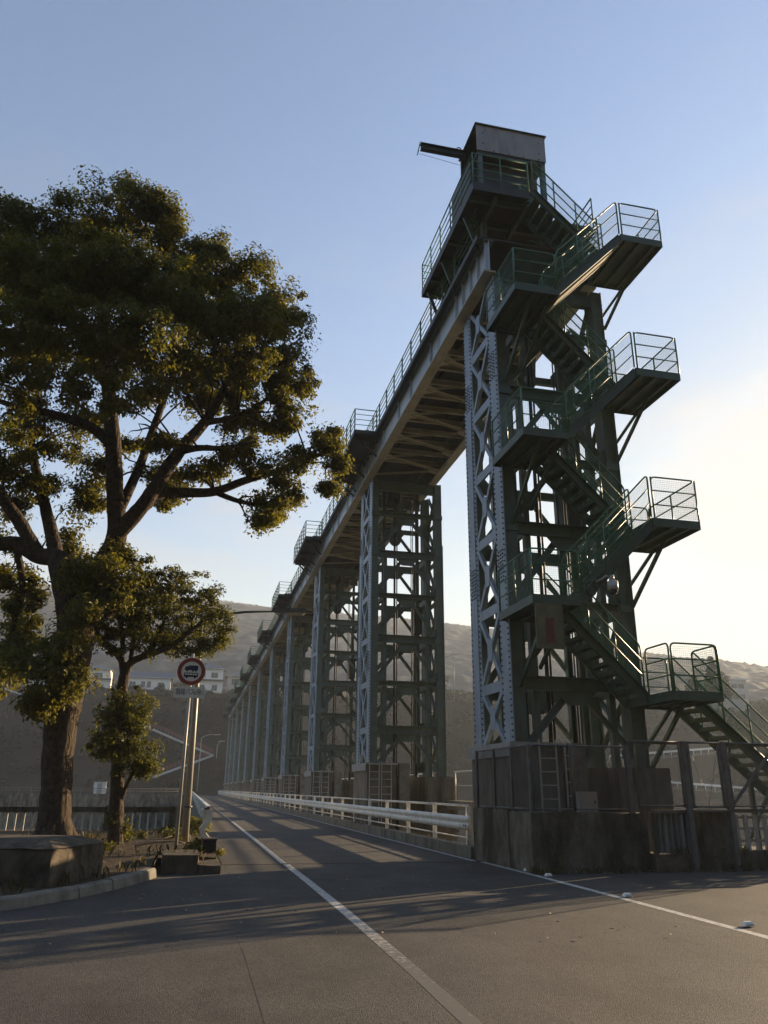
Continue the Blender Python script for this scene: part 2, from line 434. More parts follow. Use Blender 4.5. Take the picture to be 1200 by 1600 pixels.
def wire_grid(mb, o, ux, uy, w, h, pitch, t, diag=False):
    """Thin wires filling the rectangle o + ux*[0,w] + uy*[0,h]."""
    o, ux, uy = Vector(o), Vector(ux), Vector(uy)
    def seg(a, b):
        p, q = o + ux*a[0] + uy*a[1], o + ux*b[0] + uy*b[1]
        d = q - p
        if d.length < 0.01: return
        nrm = ux.cross(uy).normalized(); side = d.normalized().cross(nrm)*(t/2)
        mb.quad(p - side, q - side, q + side, p + side)
    if not diag:
        for i in range(1, int(w/pitch)+1): seg((i*pitch-pitch/2, 0), (i*pitch-pitch/2, h))
        for i in range(1, int(h/pitch)+1): seg((0, i*pitch-pitch/2), (w, i*pitch-pitch/2))
    else:
        c = -h
        while c < w:
            x0, x1 = max(0, c), min(w, c+h)
            seg((x0, x0-c), (x1, x1-c)); seg((x0, h-(x0-c)), (x1, h-(x1-c)))
            c += pitch
    return mb

def corner_round(pts, rad=0.12, n=4):
    """Polyline with its inner corners rounded (bent pipe)."""
    P = [Vector(p) for p in pts]; out = [P[0]]
    for i in range(1, len(P)-1):
        a, b, c = P[i-1], P[i], P[i+1]
        r = min(rad, (a-b).length*0.45, (c-b).length*0.45)
        p0 = b + (a-b).normalized()*r; p1 = b + (c-b).normalized()*r
        for k in range(n+1):
            t = k/n
            out.append(p0*(1-t)**2 + b*2*t*(1-t) + p1*t*t)
    out.append(P[-1]); return out

# ================================================================ SETTING
def fbm(x, y, seed=0, octs=4, base=1.0):
    """Cheap smooth pseudo-noise on numpy arrays, about -1..1."""
    r = np.random.default_rng(seed); out = np.zeros_like(x, dtype=float); a, fq = 1.0, base
    for _ in range(octs):
        for _k in range(3):
            th, ph = r.uniform(0, 2*math.pi, 2)
            out += a/3*np.sin((x*math.cos(th) + y*math.sin(th))*fq*r.uniform(.7, 1.3) + ph + 1.3*np.sin((x*math.sin(th) - y*math.cos(th))*fq*.7 + ph*2))
        a *= .5; fq *= 2.1
    return out

def sheet(name, xs, ys, zf, m, yf=None):
    X, Y = np.meshgrid(xs, ys)
    if yf is not None: Y = yf(X, Y)
    Z = zf(X, Y)
    nx, ny = len(xs), len(ys)
    v = np.stack([X, Y, Z], -1).reshape(-1, 3)
    i = (np.arange(ny-1)[:, None]*nx + np.arange(nx-1)[None, :]).ravel()
    f = np.stack([i, i+1, i+nx+1, i+nx], 1)
    me = bpy.data.meshes.new(name); me.from_pydata(v.tolist(), [], f.tolist())
    me.polygons.foreach_set('use_smooth', [True]*len(f)); me.materials.append(M[m]); me.update()
    return structure(obj(name, me))

# near abutment, as a slab with real edges down to the water
g = MB()
g.box(-90, 0.72, -60, 31.6, -16, -0.03)
g.box(0.72, 7.7, -60, 19.38, -16, -0.03)
g.box(7.7, 90, -60, 24.0, -16, -0.03)
structure(g.build('ground', 'ground'))
# dam body under the crest road
d = MB()
d.box(0.72, 7.75, 19.40, 214, -16, -0.03)
structure(d.build('dam_crest', 'concrete'))
# asphalt: the junction in the foreground, then the crest road
xs = [-60, -30, -14] + [i*1.0 for i in range(-9, 18)] + [24, 40, 60]
ys = [-50, -25, -8] + [i*1.0 for i in range(0, 19)] + [19.34]
road = sheet('road', xs, ys, lambda X, Y: 0.0*X, 'asphalt')
rd2 = MB(); rd2.box(0.86, 7.03, 19.42, 214, -0.02, 0.0)
crest = structure(rd2.build('crest_road', 'asphalt'))
jm = MB(); jm.box(0.75, 7.02, 19.33, 19.43, -0.02, 0.006)
jo = jm.build('expansion_joint', 'joint', crest)

def stripe(name, pts, w, m, parent, z=0.0016):
    mb = MB()
    for (x0, y0), (x1, y1) in zip(pts[:-1], pts[1:]):
        mb.quad((x0-w/2, y0, z), (x0+w/2, y0, z), (x1+w/2, y1, z), (x1-w/2, y1, z))
    return mb.build(name, m, parent)
stripe('center_line', [(2.10, 4.6), (2.16, 6.6), (2.20, 8.0), (2.23, 9.6), (2.26, 11.9), (2.28, 15.5), (2.28, 19.3)], .15, 'line_fading', road)
stripe('center_line', [(2.25, 19.5), (2.29, 30), (2.31, 44)], .14, 'line', crest, .003)
stripe('center_line', [(2.31, 44.2), (2.33, 210)], .12, 'line_worn', crest, .005)
stripe('edge_line', [(6.60, 6.0), (6.77, 9.0), (6.88, 12.85), (6.94, 16), (6.96, 19.3)], .14, 'line', road)
stripe('edge_line', [(6.84, 19.5), (6.82, 60), (6.82, 210)], .15, 'line', crest, .004)
# pavement seams left by patching
stripe('pavement_seam', [(0.66, 4.0), (0.69, 9.0), (0.62, 13.5), (0.70, 17.2)], .005, 'joint', road, .0012)

# raised concrete kerb strip under the guardrail
kb = MB()
for i in range(64):
    y0 = 20.2 + i*3.0
    kb.box(6.99, 7.30, y0, y0+2.985, -0.02, 0.27)
structure(kb.build('kerb_strip', 'concrete'))

wtr = MB(); wtr.quad((-900, -60, -8), (1600, -60, -8), (1600, 330, -8), (-900, 330, -8))
structure(wtr.build('water', 'water'))

# far bank: steep scrub slope below a terrace
BANK = [(203, -14), (206.5, -0.4), (213.5, -0.05), (214.5, 1.0), (219, 7.5), (226, 17), (232, 24.5), (235.5, 27.6), (240, 28.4), (262, 29.5), (300, 33), (340, 42)]
byy = np.interp(np.linspace(0, 1, 60), np.linspace(0, 1, len(BANK)), [b[0] for b in BANK])
bzz = np.interp(np.linspace(0, 1, 60), np.linspace(0, 1, len(BANK)), [b[1] for b in BANK])
bxs = np.concatenate([np.linspace(-900, -130, 26), np.linspace(-125, 260, 170), np.linspace(270, 1600, 40)])
def bank_z(X, Y):
    z0 = np.interp(Y, [b[0] for b in BANK], [b[1] for b in BANK])
    amp = np.clip((z0 - 1)/6, 0, 1)*np.where(z0 > 27, .35, 1)
    return z0 + amp*(1.0*fbm(X, Y, 5, 4, .12) + .35*fbm(X, Y, 6, 3, .9))
sheet('far_bank', bxs, byy, bank_z, 'bank')

RX = [-900, -560, -269, 20, 98, 218, 345, 394, 560, 692, 791, 893, 1100, 1600]
RZ = [290, 278, 266, 256.6, 249.2, 246.8, 240, 222, 202, 186, 168, 142, 128, 118]
hxs = np.linspace(-900, 1600, 720); hys = np.linspace(330, 1500, 190)
def hill_z(X, Y):
    rz = np.interp(X, RX, RZ)
    t = np.clip((Y-330)/770, 0, 1); back = np.clip((Y-1100)/400, 0, 1)
    prof = 38 + (rz-38)*(t**.85)*(1-.75*back**1.3)
    return prof + 6*np.sin(t*math.pi)*fbm(X, Y, 9, 3, .012) + 2.2*fbm(X, Y, 8, 3, .30) - 6
sheet('hill', hxs, hys, hill_z, 'hill')
# unseen wooded hillside added behind the camera to block skylight from that side
sheet('unseen_shade_hill', np.linspace(-150, 150, 90), np.linspace(-60, -14, 26),
      lambda X, Y: -0.1 + np.clip((-14-Y)/46, 0, 1)**.8*62 + np.clip((-14-Y)/8, 0, 1)*1.8*fbm(X, Y, 12, 3, .3), 'shade_hill_scrub')

# ================================================================ GATE TOWERS
TY0, TS, NT = 18.1, 16.35, 11
XL, XR, DY = 7.45, 10.85, 2.6
WX = XR - XL
LEV = [4.1, 6.1, 8.1, 10.1, 12.1, 14.1]
BASE, TOP = 2.72, 15.85

def rivet_rows(mb, x, ys, z0, z1, sgn):
    z = z0
    while z < z1:
        for y in ys: mb.cyl((x, y, z), (x + sgn*.026, y, z), .03, 6, .014)
        z += .145
    return mb

def tower_parts():
    """(name, mesh builder, material, [sub-parts]) in tower-local coordinates: x across, y along, z absolute."""
    P = []
    for ix, x0, x1 in ((0, 0.0, .29), (1, WX-.29, WX)):
        zb = BASE if ix == 0 else 2.13
        for iy, y0, y1 in ((0, 0.0, .5), (1, DY-.5, DY)):
            c = MB(); c.box(x0+.02, x1-.02, y0+.02, y1-.02, zb, TOP)
            # web and cover plates that step out lower down
            yn, yf = (y0-.03, y0) if iy == 0 else (y1, y1+.03)
            c.box(x0-.01, x1+.01, min(yn, y0+.019), max(yf, y1-.019) if iy else y0+.019, zb, TOP) if False else None
            if iy == 0: c.box(x0, x1, -.012, .018, zb, TOP); c.box(x0-.0, x1+.03, -.03, -.0125, zb, 12.3)
            else: c.box(x0, x1, DY-.018, DY+.012, zb, TOP)
            subs = []
            fx = (-.03, .0) if ix == 0 else (WX, WX+.03)
            fy = (-.05, .58) if iy == 0 else (DY-.58, DY+.05)
            fl = MB(); fl.box(fx[0], fx[1], fy[0], fy[1], zb, TOP)
            g2 = (fx[0]-.022, fx[0]-.001) if ix == 0 else (fx[1]+.001, fx[1]+.022)
            fl.box(g2[0], g2[1], fy[0]-.05 if iy == 0 else fy[0]+.14, fy[1]-.14 if iy == 0 else fy[1]+.05, zb, 12.7)
            subs.append(('flange', fl, 'steel_blue' if ix == 0 else 'steel', False))
            rv = MB(); sg = -1 if ix == 0 else 1; xx = fx[0] if ix == 0 else fx[1]; xp = g2[0] if ix == 0 else g2[1]
            ya, yb = (fy[1]-.06, fy[0]+.03) if iy == 0 else (fy[0]+.06, fy[1]-.03)
            rivet_rows(rv, xx, [ya], zb+.1, TOP-.1, sg)
            rivet_rows(rv, xp, [yb], zb+.1, 12.6, sg); rivet_rows(rv, xx, [yb], 12.8, TOP-.1, sg)
            for zc in (7.1, 13.0):                       # splice fields full of rivets
                for kk in range(9):
                    for jj in range(3):
                        yy = ya + (yb-ya)*(jj+1)/4; rv.cyl((xp, yy, zc+kk*.1-.4), (xp+sg*.026, yy, zc+kk*.1-.4), .03, 6, .014)
            subs.append(('rivets', rv, 'dark' if ix == 0 else 'steel', True))
            for z in LEV:
                k = MB()
                if iy == 0: k.box(x0-.045, x1+.06, -.075, .0, z-.1, z+.1)
                else: k.box(x0-.045, x1+.06, DY, DY+.075, z-.1, z+.1)
                subs.append(('splice_collar', k, 'steel', False))
            P.append(('column', c, 'steel', subs))
    # road side and reservoir side: laced panels
    zz = [BASE-.1] + LEV + [TOP+.1]
    for xf, th, mt in ((-.012, -.02, 'steel_blue'), (WX+.012, .02, 'steel')):
        for z in LEV:
            s = MB(); s.box(min(xf, xf+th), max(xf, xf+th), .575, DY-.575, z-.13, z+.13)
            P.append(('lattice_strut', s, mt, []))
        for z0, z1 in zip(zz[:-1], zz[1:]):
            a, b2 = z0+.1, z1-.1; cy, cz = DY/2, (z0+z1)/2
            for yy in (.57, DY-.57):
                for zq in (a, b2):
                    s = MB(); sgn = 1 if th < 0 else -1
                    s.bar((xf+th*.6, yy, zq), (xf+th*.6, cy, cz), .13, .022, up=(1, 0, 0))
                    s.bar((xf+sgn*.06, yy, zq), (xf+sgn*.06, cy, cz), .02, .10, up=(1, 0, 0))
                    P.append(('lacing_bar', s, mt, []))
            h, w2 = .30, .17
            s = MB(); xo = xf + (th-.004 if th < 0 else th+.004)
            s.prism([(xo, cy-w2, cz-h*.5), (xo, cy-w2*.5, cz-h), (xo, cy+w2*.5, cz-h), (xo, cy+w2, cz-h*.5), (xo, cy+w2, cz+h*.5), (xo, cy+w2*.5, cz+h), (xo, cy-w2*.5, cz+h), (xo, cy-w2, cz+h*.5)], (-.014 if th < 0 else .014, 0, 0))
            P.append(('gusset_plate', s, mt, []))
    # transverse faces
    for yf, sg in ((.10, 1), (DY-.10, -1)):
        for x0 in (.60, WX-.76):
            s = MB(); s.bar((x0+.08, yf+sg*.03, 2.13), (x0+.08, yf+sg*.03, 12.1), .16, .02, up=(0, 1, 0))
            s.bar((x0+.01, yf+sg*.12, 2.13), (x0+.01, yf+sg*.12, 12.1), .02, .16, up=(0, 1, 0)); s.bar((x0+.15, yf+sg*.12, 2.13), (x0+.15, yf+sg*.12, 12.1), .02, .16, up=(0, 1, 0))
            P.append(('guide_post', s, 'steel', []))
        for i, z in enumerate(LEV):
            hh = .34 if i % 2 == 0 else .22
            s = MB(); s.channel((.34, yf-sg*.03, z), (WX-.34, yf-sg*.03, z), hh, .14, .018, side=sg)
            P.append(('cross_beam', s, 'steel', []))
            g2 = MB(); yo = yf - sg*.055; c = WX/2
            g2.prism([(c-.55, yo, z-hh*.45), (c-.24, yo, z-.50), (c+.24, yo, z-.50), (c+.55, yo, z-hh*.45)], (0, -sg*.016, 0))
            P.append(('gusset_plate', g2, 'steel', []))
            zl = LEV[i-1] + .16 if i else BASE - .25
            for e, xe in ((-1, .30), (1, WX-.30)):
                s = MB(); s.angle((c+e*.22, yf+sg*.0, z-.35), (xe, yf+sg*.0, zl), .14, .02, up=(0, 1, 0), side=e)
                P.append(('diagonal_brace', s, 'steel', []))
                q = MB(); yq = yf - sg*.055
                q.prism([(xe-e*.0, yq, zl-.1), (xe-e*.30, yq, zl-.1), (xe-e*.30, yq, zl+.08), (xe, yq, zl+.40)], (0, -sg*.012, 0))
                P.append(('corner_plate', q, 'steel', []))
        s = MB(); s.ibeam((.34, yf, TOP-.28), (WX-.34, yf, TOP-.28), .5, .2, .022)
        P.append(('cap_beam', s, 'steel', []))
    for z in LEV:
        for x in (.6, WX-.6):
            s = MB(); s.channel((x, .2, z), (x, DY-.2, z), .24, .1, .014); P.append(('tie_beam', s, 'steel', []))
    # lifting gear hanging in the shaft
    s = MB(); ang = [math.pi*k/8 for k in range(9)]
    s.prism([(1.62, 1.2, 15.9), (1.88, 1.2, 15.9), (1.72, 1.2, 13.5)] + [(1.42+.30*math.cos(-a), 1.2, 13.25+.34*math.sin(-a)) for a in ang] + [(1.16, 1.2, 13.55)], (0, .10, 0))
    pin = MB(); pin.cyl((1.42, 1.1, 13.25), (1.42, 1.4, 13.25), .11, 12)
    P.append(('hoist_link', s, 'steel', [('pin', pin, 'steel_blue', False)]))
    s = MB(); s.cyl((.95, 1.0, 15.5), (1.5, 1.0, 15.5), .42, 18); s.cyl((.9, 1.0, 15.5), (.95, 1.0, 15.5), .5, 18); s.cyl((1.5, 1.0, 15.5), (1.55, 1.0, 15.5), .5, 18)
    P.append(('rope_drum', s, 'dark', []))
    for x, y, r in ((1.28, .75, .055), (1.40, .78, .03), (2.14, .9, .022), (2.22, .9, .022)):
        s = MB(); s.cyl((x, y, 1.2), (x, y, 15.3), r, 8); P.append(('hoist_cable', s, 'cable', []))
    s = MB(); s.box(2.35, 2.7, 1.0, 1.6, 8.6, 9.8); s.box(2.30, 2.75, .95, 1.65, 9.8, 9.86)
    P.append(('counterweight', s, 'dark', []))
    for x in (.85, 2.55):
        s = MB(); s.ibeam((x, 1.3, BASE), (x, 1.3, TOP), .16, .12, .014, up=(1, 0, 0)); P.append(('guide_rail', s, 'steel', []))
    return P

def side_platform(P):
    """Inspection platform on the road side, level with the girders."""
    dk = MB(); y0, y1, x0, x1 = -2.75, 3.4, -1.48, -.46
    dk.box(x0, x1, y0, y1, 16.90, 17.0); dk.box(x0-.02, x0+.02, y0-.02, y1+.02, 16.84, 17.06)
    dk.box(x0, x1, y0-.03, y0-.001, 16.86, 17.05); dk.box(x0+.5, x1, y0+.2, y0+.7, 17.0, 17.18)
    subs = []
    for yy in (y0+.4, 0.3, DY-.3, y1-.4):
        b = MB(); b.channel((x1+.1, yy, 16.8), (x0+.05, yy, 16.8), .18, .09, .012); b.angle((x1+.1, yy, 16.0), (x0+.3, yy, 16.72), .09, .012)
        subs.append(('bracket', b, 'dark', False))
    rl = MB()
    for h in (.3, .56, .82, 1.08):
        rl.pipe([(x1, y0, 17.02+h), (x0, y0, 17.02+h), (x0, y1, 17.02+h), (x1, y1, 17.02+h)], .024 if h > 1 else .018, 6)
    subs.append(('railing', rl, 'rail', False))
    for (px, py) in [(x1, y0), (x0, y0), (x1, y1), (x0, y1)] + [(x0, y0 + (y1-y0)*k/6) for k in range(1, 6)]:
        b = MB(); b.bar((px, py, 17.0), (px, py, 18.1), .05, .05); subs.append(('post', b, 'rail', False))
    P.append(('platform', dk, 'dark', subs))

ORD = ['nearest', 'second', 'third', 'fourth', 'fifth', 'sixth', 'seventh', 'eighth', 'ninth', 'tenth', 'eleventh']
proto = None
def cache_parts(P):
    return [(n, mb.mesh(n, m), [(sn, smb.mesh(sn, sm), st) for sn, smb, sm, st in subs]) for n, mb, m, subs in P]
PA = tower_parts(); PB = []; side_platform(PB)
CA, CB = cache_parts(PA), cache_parts(PB)
def merged(Ps, name):
    names = []; big = MB()
    for n, mb, m, subs in Ps:
        for q, qm, st in [(mb, m, False)] + [(s[1], s[2], s[3]) for s in subs]:
            if st: continue
            if qm not in names: names.append(qm)
            big.merge(q, names.index(qm))
    return big.mesh(name, names)
far_mesh = merged(PA + PB, 'gate_tower_far')
for k in range(NT):
    y = TY0 + k*TS
    lab = {0: 'nearest and tallest looking gate tower, blue-grey lattice side, zigzag staircase on its front',
           NT-1: 'farthest tiny gate tower at the end of the dam road'}.get(k, '%s riveted green steel gate tower from the camera along the dam' % ORD[k])
    if k <= 5:
        t = thing('gate_tower', (XL, y, 0), lab, 'gate tower', 'gate towers along the dam')
        for n, me, subs in (CA if k == 0 else CA + CB):
            o = obj(n, me, t)
            for sn, sme, st in subs:
                so = obj(sn, sme, o)
                if st: stuff(so)
    else:
        t = obj('gate_tower', far_mesh, None, (XL, y, 0)); tag(t, lab, 'gate tower', 'gate towers along the dam')

# ---------------------------------------------------------------- concrete pedestals
def pedestal_parts():
    P = []
    b = MB(); b.box(-.13, 1.15, -.1, DY+.15, -.05, 2.62); b.box(-.17, 1.19, -.14, DY+.19, 2.5, 2.56)
    P.append(('left_block', b, 'concrete'))
    b = MB(); b.box(2.55, WX+.45, -.3, DY+.15, -.05, 2.15); P.append(('right_block', b, 'concrete'))
    b = MB(); b.box(1.15, 2.55, .35, DY, -.05, 2.15); P.append(('middle_wall', b, 'concrete'))
    b = MB(); b.box(1.32, 1.78, -.05, .34, -.05, 2.7); P.append(('guide_footing', b, 'kerb'))
    b = MB(); b.box(-.20, 1.22, -.18, DY+.22, 2.622, 2.70); b.box(-.21, -.175, -.19, DY+.23, 2.38, 2.62)
    P.append(('edge_angle', b, 'galv'))
    return P
PED = [(n, mb.mesh(n, m)) for n, mb, m in pedestal_parts()]
def ladder(parent, x, y, z0, z1, w=.42):
    l = MB()
    for sx in (0, w): l.bar((x+sx, y, z0), (x+sx, y, z1), .035, .035)
    lo = l.build('ladder', 'pole', parent)
    z = z0 + .25; rm = MB(); rm.cyl((x, y, 0), (x+w, y, 0), .016, 6); me = rm.mesh('rung', 'pole')
    while z < z1 - .1:
        obj('rung', me, lo, (0, 0, z)); z += .3
for k in range(NT):
    y = TY0 + k*TS
    t = thing('concrete_pedestal', (XL, y, 0), 'stained concrete pedestal under the %s gate tower%s' % (ORD[k], ' inside the mesh fence' if k == 0 else ' from the camera'), 'pedestal', 'concrete pedestals under the gate towers')
    for n, me in PED: obj(n, me, t)
    pr = MB(); pr.box(-.12, WX+.45, -.09, DY+.14, -16, -.052); pr.build('pier_shaft', 'concrete', t)
    if k <= 5:
        if k == 0: ladder(t, 1.16, -.22, 1.25, 2.7, .16)
        if k: ladder(t, -.05, -.30, .28, 2.75)
        ladder(t, .48, -.30, .28, 2.75)

# ---------------------------------------------------------------- walkway girders
def girder_parts(L, y0=0.0):
    P = []
    for x, s in ((7.30, -1), (10.50, 1)):
        w = MB(); w.box(x-.012, x+.012, y0, L, 15.96, 17.0)
        subs = []
        fl = MB(); fl.box(x-.19, x+.19, y0, L, 15.90, 15.957); subs.append(('bottom_flange', fl, 'flange'))
        fl = MB(); fl.box(x-.17, x+.17, y0, L, 17.002, 17.04); subs.append(('top_flange', fl, 'steel'))
        yy = y0 + .05
        for yy in [y0+.1, y0+.8, y0+1.5, y0+2.2, y0+2.9, 4.4, 7.2, L-7.2, L-4.4, L-2.9, L-2.2, L-1.5, L-.8]:
            st = MB(); st.box(x+s*.013 if s > 0 else x-.11, x+.11 if s > 0 else x-.013, yy-.012, yy+.012, 15.96, 17.0); subs.append(('stiffener', st, 'girder' if s < 0 else 'steel'))
        sp = MB()
        for yy in (3.6, L-3.6):
            sp.box(x+s*.014-.006, x+s*.014+.006, yy-.2, yy+.2, 16.05, 16.92)
            for a in range(2):
                for zk in range(9): sp.cyl((x+s*.02, yy-.1+.2*a, 16.1+zk*.095), (x+s*.04, yy-.1+.2*a, 16.1+zk*.095), .022, 6)
            for kk in range(12):
                for a in (-.13, .13): sp.cyl((x+a, yy-.4+kk*.075, 15.90), (x+a, yy-.4+kk*.075, 15.875), .022, 6)
        subs.append(('splice_plate', sp, 'girder' if s < 0 else 'steel'))
        P.append(('girder_web', w, 'girder' if s < 0 else 'steel', subs))
    n = 6; a0, a1 = 1.6, L-1.6
    for k in range(n):
        ya, yb = a0 + (a1-a0)*k/n, a0 + (a1-a0)*(k+1)/n; ym = (ya+yb)/2
        for p, q in (((7.48, ya, 15.99), (10.32, ym, 15.99)), ((10.32, ym, 15.99), (7.48, yb, 15.99))):
            b = MB(); b.angle(p, q, .11, .014); P.append(('lateral_brace', b, 'flange', []))
        for xg, yg in ((7.55, ya), (10.25, ym)):
            b = MB(); e = 1 if xg < 9 else -1
            b.prism([(xg-e*.08, yg-.42, 15.962), (xg+e*.38, yg-.12, 15.962), (xg+e*.38, yg+.12, 15.962), (xg-e*.08, yg+.42, 15.962)], (0, 0, .012)); P.append(('gusset_plate', b, 'flange', []))
        for yc in (ya+.02, ym):
            b = MB(); b.ibeam((7.32, yc, 16.35), (10.48, yc, 16.35), .22, .12, .012); P.append(('cross_beam', b, 'flange', []))
    for x in (8.2, 9.6):
        b = MB(); b.ibeam((x, y0, 16.75), (x, L, 16.75), .24, .12, .012); P.append(('stringer', b, 'dark', []))
    dk = MB(); dk.box(6.98, 10.85, y0, L, 17.045, 17.10); subs = []
    dk.box(6.93, 6.979, y0, L, 16.97, 17.16); dk.box(10.851, 10.89, y0, L, 16.97, 17.16)
    for xr in (6.96, 10.87):
        rl = MB()
        for h in (.3, .56, .82, 1.02): rl.cyl((xr, y0, 17.1+h), (xr, L, 17.1+h), .024 if h > 1 else .018, 6)
        subs.append(('railing', rl, 'rail'))
        np_ = 12
        for k in range(np_):
            p = MB(); yy = L*(k+.5)/np_; p.bar((xr, yy, 17.1), (xr, yy, 18.12), .05, .05); subs.append(('post', p, 'rail'))
    P.append(('walkway_deck', dk, 'dark', subs))
    return P
GP = girder_parts(TS); GC = [(n, mb.mesh(n, m), [(sn, smb.mesh(sn, sm)) for sn, smb, sm in subs]) for n, mb, m, subs in GP]
G0 = girder_parts(TS, -1.45); GC0 = [(n, mb.mesh(n, m), [(sn, smb.mesh(sn, sm)) for sn, smb, sm in subs]) for n, mb, m, subs in G0]
gfar = merged([(n, mb, m, [(a, b_, c, False) for a, b_, c in subs]) for n, mb, m, subs in GP], 'walkway_girder_far')
for k in range(NT-1):
    y = TY0 + k*TS + DY/2
    lab = 'pale girder walkway span between the %s and %s gate towers' % (ORD[k], ORD[k+1])
    if k <= 4:
        t = thing('walkway_girder', (0, y, 0), lab, 'girder', 'walkway spans over the gates')
        for n, me, subs in (GC0 if k == 0 else GC):
            o = obj(n, me, t)
            for sn, sme in subs: obj(sn, sme, o)
    else:
        tag(obj('walkway_girder', gfar, None, (0, y, 0)), lab, 'girder', 'walkway spans over the gates')

# ================================================================ STAIRCASE ON THE NEAREST TOWER
RZ_ = [3.75, 7.88, 12.03, 16.28]; LZ_ = [5.78, 9.95, 14.12]; TOPZ = 18.30
LX0, LX1, RX0, RX1 = 7.18, 8.36, 10.45, 11.72
NY0, NY1, FY0, FY1 = 16.02, 16.92, 17.06, 17.96
st = thing('access_staircase', (9.5, 17.0, 0), 'dark green zigzag steel staircase climbing the front of the nearest tower', 'staircase')
ST0 = Vector((9.5, 17.0, 0))
def sp_(p): return Vector(p) - ST0

def rail_run(base, name='railing', posts=None, mesh=True, h=1.1, closed_ends=True, parent=st, org=ST0, m='rail', pr=.022, mids=(.37, .74)):
    """Bent-pipe handrail over the base polyline with mid rails, posts and wire infill."""
    B = [Vector(p) - org for p in base]; up = Vector((0, 0, h))
    top = [p + up for p in B]
    pts = corner_round([B[0]] + top + [B[-1]], .13) if closed_ends else top
    r = MB(); r.pipe(pts, pr, 8)
    for q in mids:
        r.pipe([p + Vector((0, 0, q)) for p in B], pr*.8, 6)
    ro = r.build(name, m, parent)
    for a, b in zip(B[:-1], B[1:]):
        ln = (b-a).length; k = max(1, round(ln/1.0))
        for i in range(1, k):
            p = a.lerp(b, i/k); pm = MB(); pm.cyl(p, p + up, .02, 6); pm.build('post', m, ro)
        if mesh:
            w = MB(); d = (b-a).normalized(); hn = Vector((d.x, d.y, 0)).length
            wire_grid(w, a + Vector((0, 0, .05)), d, Vector((0, 0, 1)), ln, h-.1, .05, .0045)
            w.build('mesh_panel', 'wire', ro)
    for p in (B if len(B) > 2 else []):
        pm = MB(); pm.cyl(p, p + up, .022, 6); pm.build('post', m, ro)
    return ro

def landing(x0, x1, y0, y1, z, joists=3):
    d = MB(); a, b = sp_((x0, y0, 0)), sp_((x1, y1, 0))
    d.box(a.x, b.x, a.y, b.y, z-.03, z)
    d.box(a.x-.012, b.x+.012, a.y-.012, a.y-.001, z-.19, z+.02); d.box(a.x-.012, b.x+.012, b.y+.001, b.y+.012, z-.19, z+.02)
    d.box(a.x-.012, a.x-.001, a.y, b.y, z-.19, z+.02); d.box(b.x+.001, b.x+.012, a.y, b.y, z-.19, z+.02)
    o = d.build('landing', 'stair', st)
    for i in range(joists):
        xx = a.x + (b.x-a.x)*(i+.5)/joists
        j = MB(); j.bar((xx, a.y, z-.09), (xx, b.y, z-.09), .06, .11); j.build('joist', 'stair', o)
    return o
tread_me = {}
def flight(x0, z0, x1, z1, y0, y1, n):
    f = MB(); p, q = sp_((x0, 0, 0)), sp_((x1, 0, 0)); ya, yb = y0-ST0.y, y1-ST0.y
    for y, s in ((ya, 1), (yb, -1)):
        f.channel((p.x, y, z0-.08), (q.x, y, z1-.08), .22, .07, .012, side=s if x1 > x0 else -s)
    o = f.build('stair_flight', 'stair', st)
    run = abs(x1-x0)/n; key = (round(run, 3), round(yb-ya, 3))
    if key not in tread_me:
        t = MB(); t.box(-run*.56, run*.56, ya+.02-(ya+yb)/2, yb-.02-(ya+yb)/2, -.012, .012); t.box(-run*.56, -run*.56+.012, ya+.02-(ya+yb)/2, yb-.02-(ya+yb)/2, -.07, -.012); t.box(run*.56-.012, run*.56, ya+.02-(ya+yb)/2, yb-.02-(ya+yb)/2, -.07, -.012)
        tread_me[key] = t.mesh('tread', 'stair')
    for i in range(1, n):
        u = i/n
        obj('tread', tread_me[key], o, (p.x + (q.x-p.x)*u, (ya+yb)/2, z0 + (z1-z0)*u - .02))
    return o
def strut(p, q, w=.12):
    s = MB(); s.channel(sp_(p), sp_(q), w, .06, .012, up=(0, 1, 0)); return s.build('support_strut', 'stair', st)

for i, z in enumerate(LZ_):
    landing(LX0, LX1, 16.0, 18.06, z)
    rail_run([(LX1, 16.0, z), (LX0, 16.0, z), (LX0, 18.0, z)])
    strut((7.75, 16.45, z-.12), (7.62, 18.06, z-1.75)); strut((8.3, 16.6, z-.12), (8.2, 18.15, z-1.3), .09)
for i, z in enumerate(RZ_):
    landing(RX0, RX1, 16.0, 18.12, z)
    if i == 0:
        rail_run([(RX0, 16.98, z), (RX0, 16.0, z)]); rail_run([(RX0+.06, 16.0, z), (RX1, 16.0, z)]); rail_run([(RX1, 16.05, z), (RX1, 16.98, z)])
        rail_run([(RX0+.4, 18.1, z), (RX1, 18.1, z)], mesh=True)
    else:
        rail_run([(RX0+.05, 16.0, z), (RX1, 16.0, z), (RX1, 18.1, z)]); rail_run([(RX1-.05, 18.1, z), (RX0+.42, 18.1, z)])
    strut((11.45, 17.2, z-.12), (10.86, 18.06, z-1.72)); strut((11.6, 17.9, z-.12), (10.9, 18.3, z-1.2), .09)
for i in range(3):
    z0, z1 = LZ_[i], RZ_[i+1]
    flight(LX1, z0, RX0, z1, NY0, NY1, 10)
    for y in (NY0, NY1): rail_run([(LX1+.06, y, z0+.1), (RX0-.03, y, z1+.05)])
for i in range(4):
    z0 = RZ_[i]; z1 = LZ_[i] if i < 3 else TOPZ
    flight(RX0, z0, LX1, z1, FY0, FY1, 10)
    for y in (FY0, FY1): rail_run([(RX0-.06, y, z0+.1), (LX1+.05, y, z1+.05)])
flight(16.0, .0, RX1, RZ_[0], FY0, FY1, 18)
for y in (FY0, FY1): rail_run([(15.9, y, .1), (RX1+.05, y, RZ_[0]+.05)])
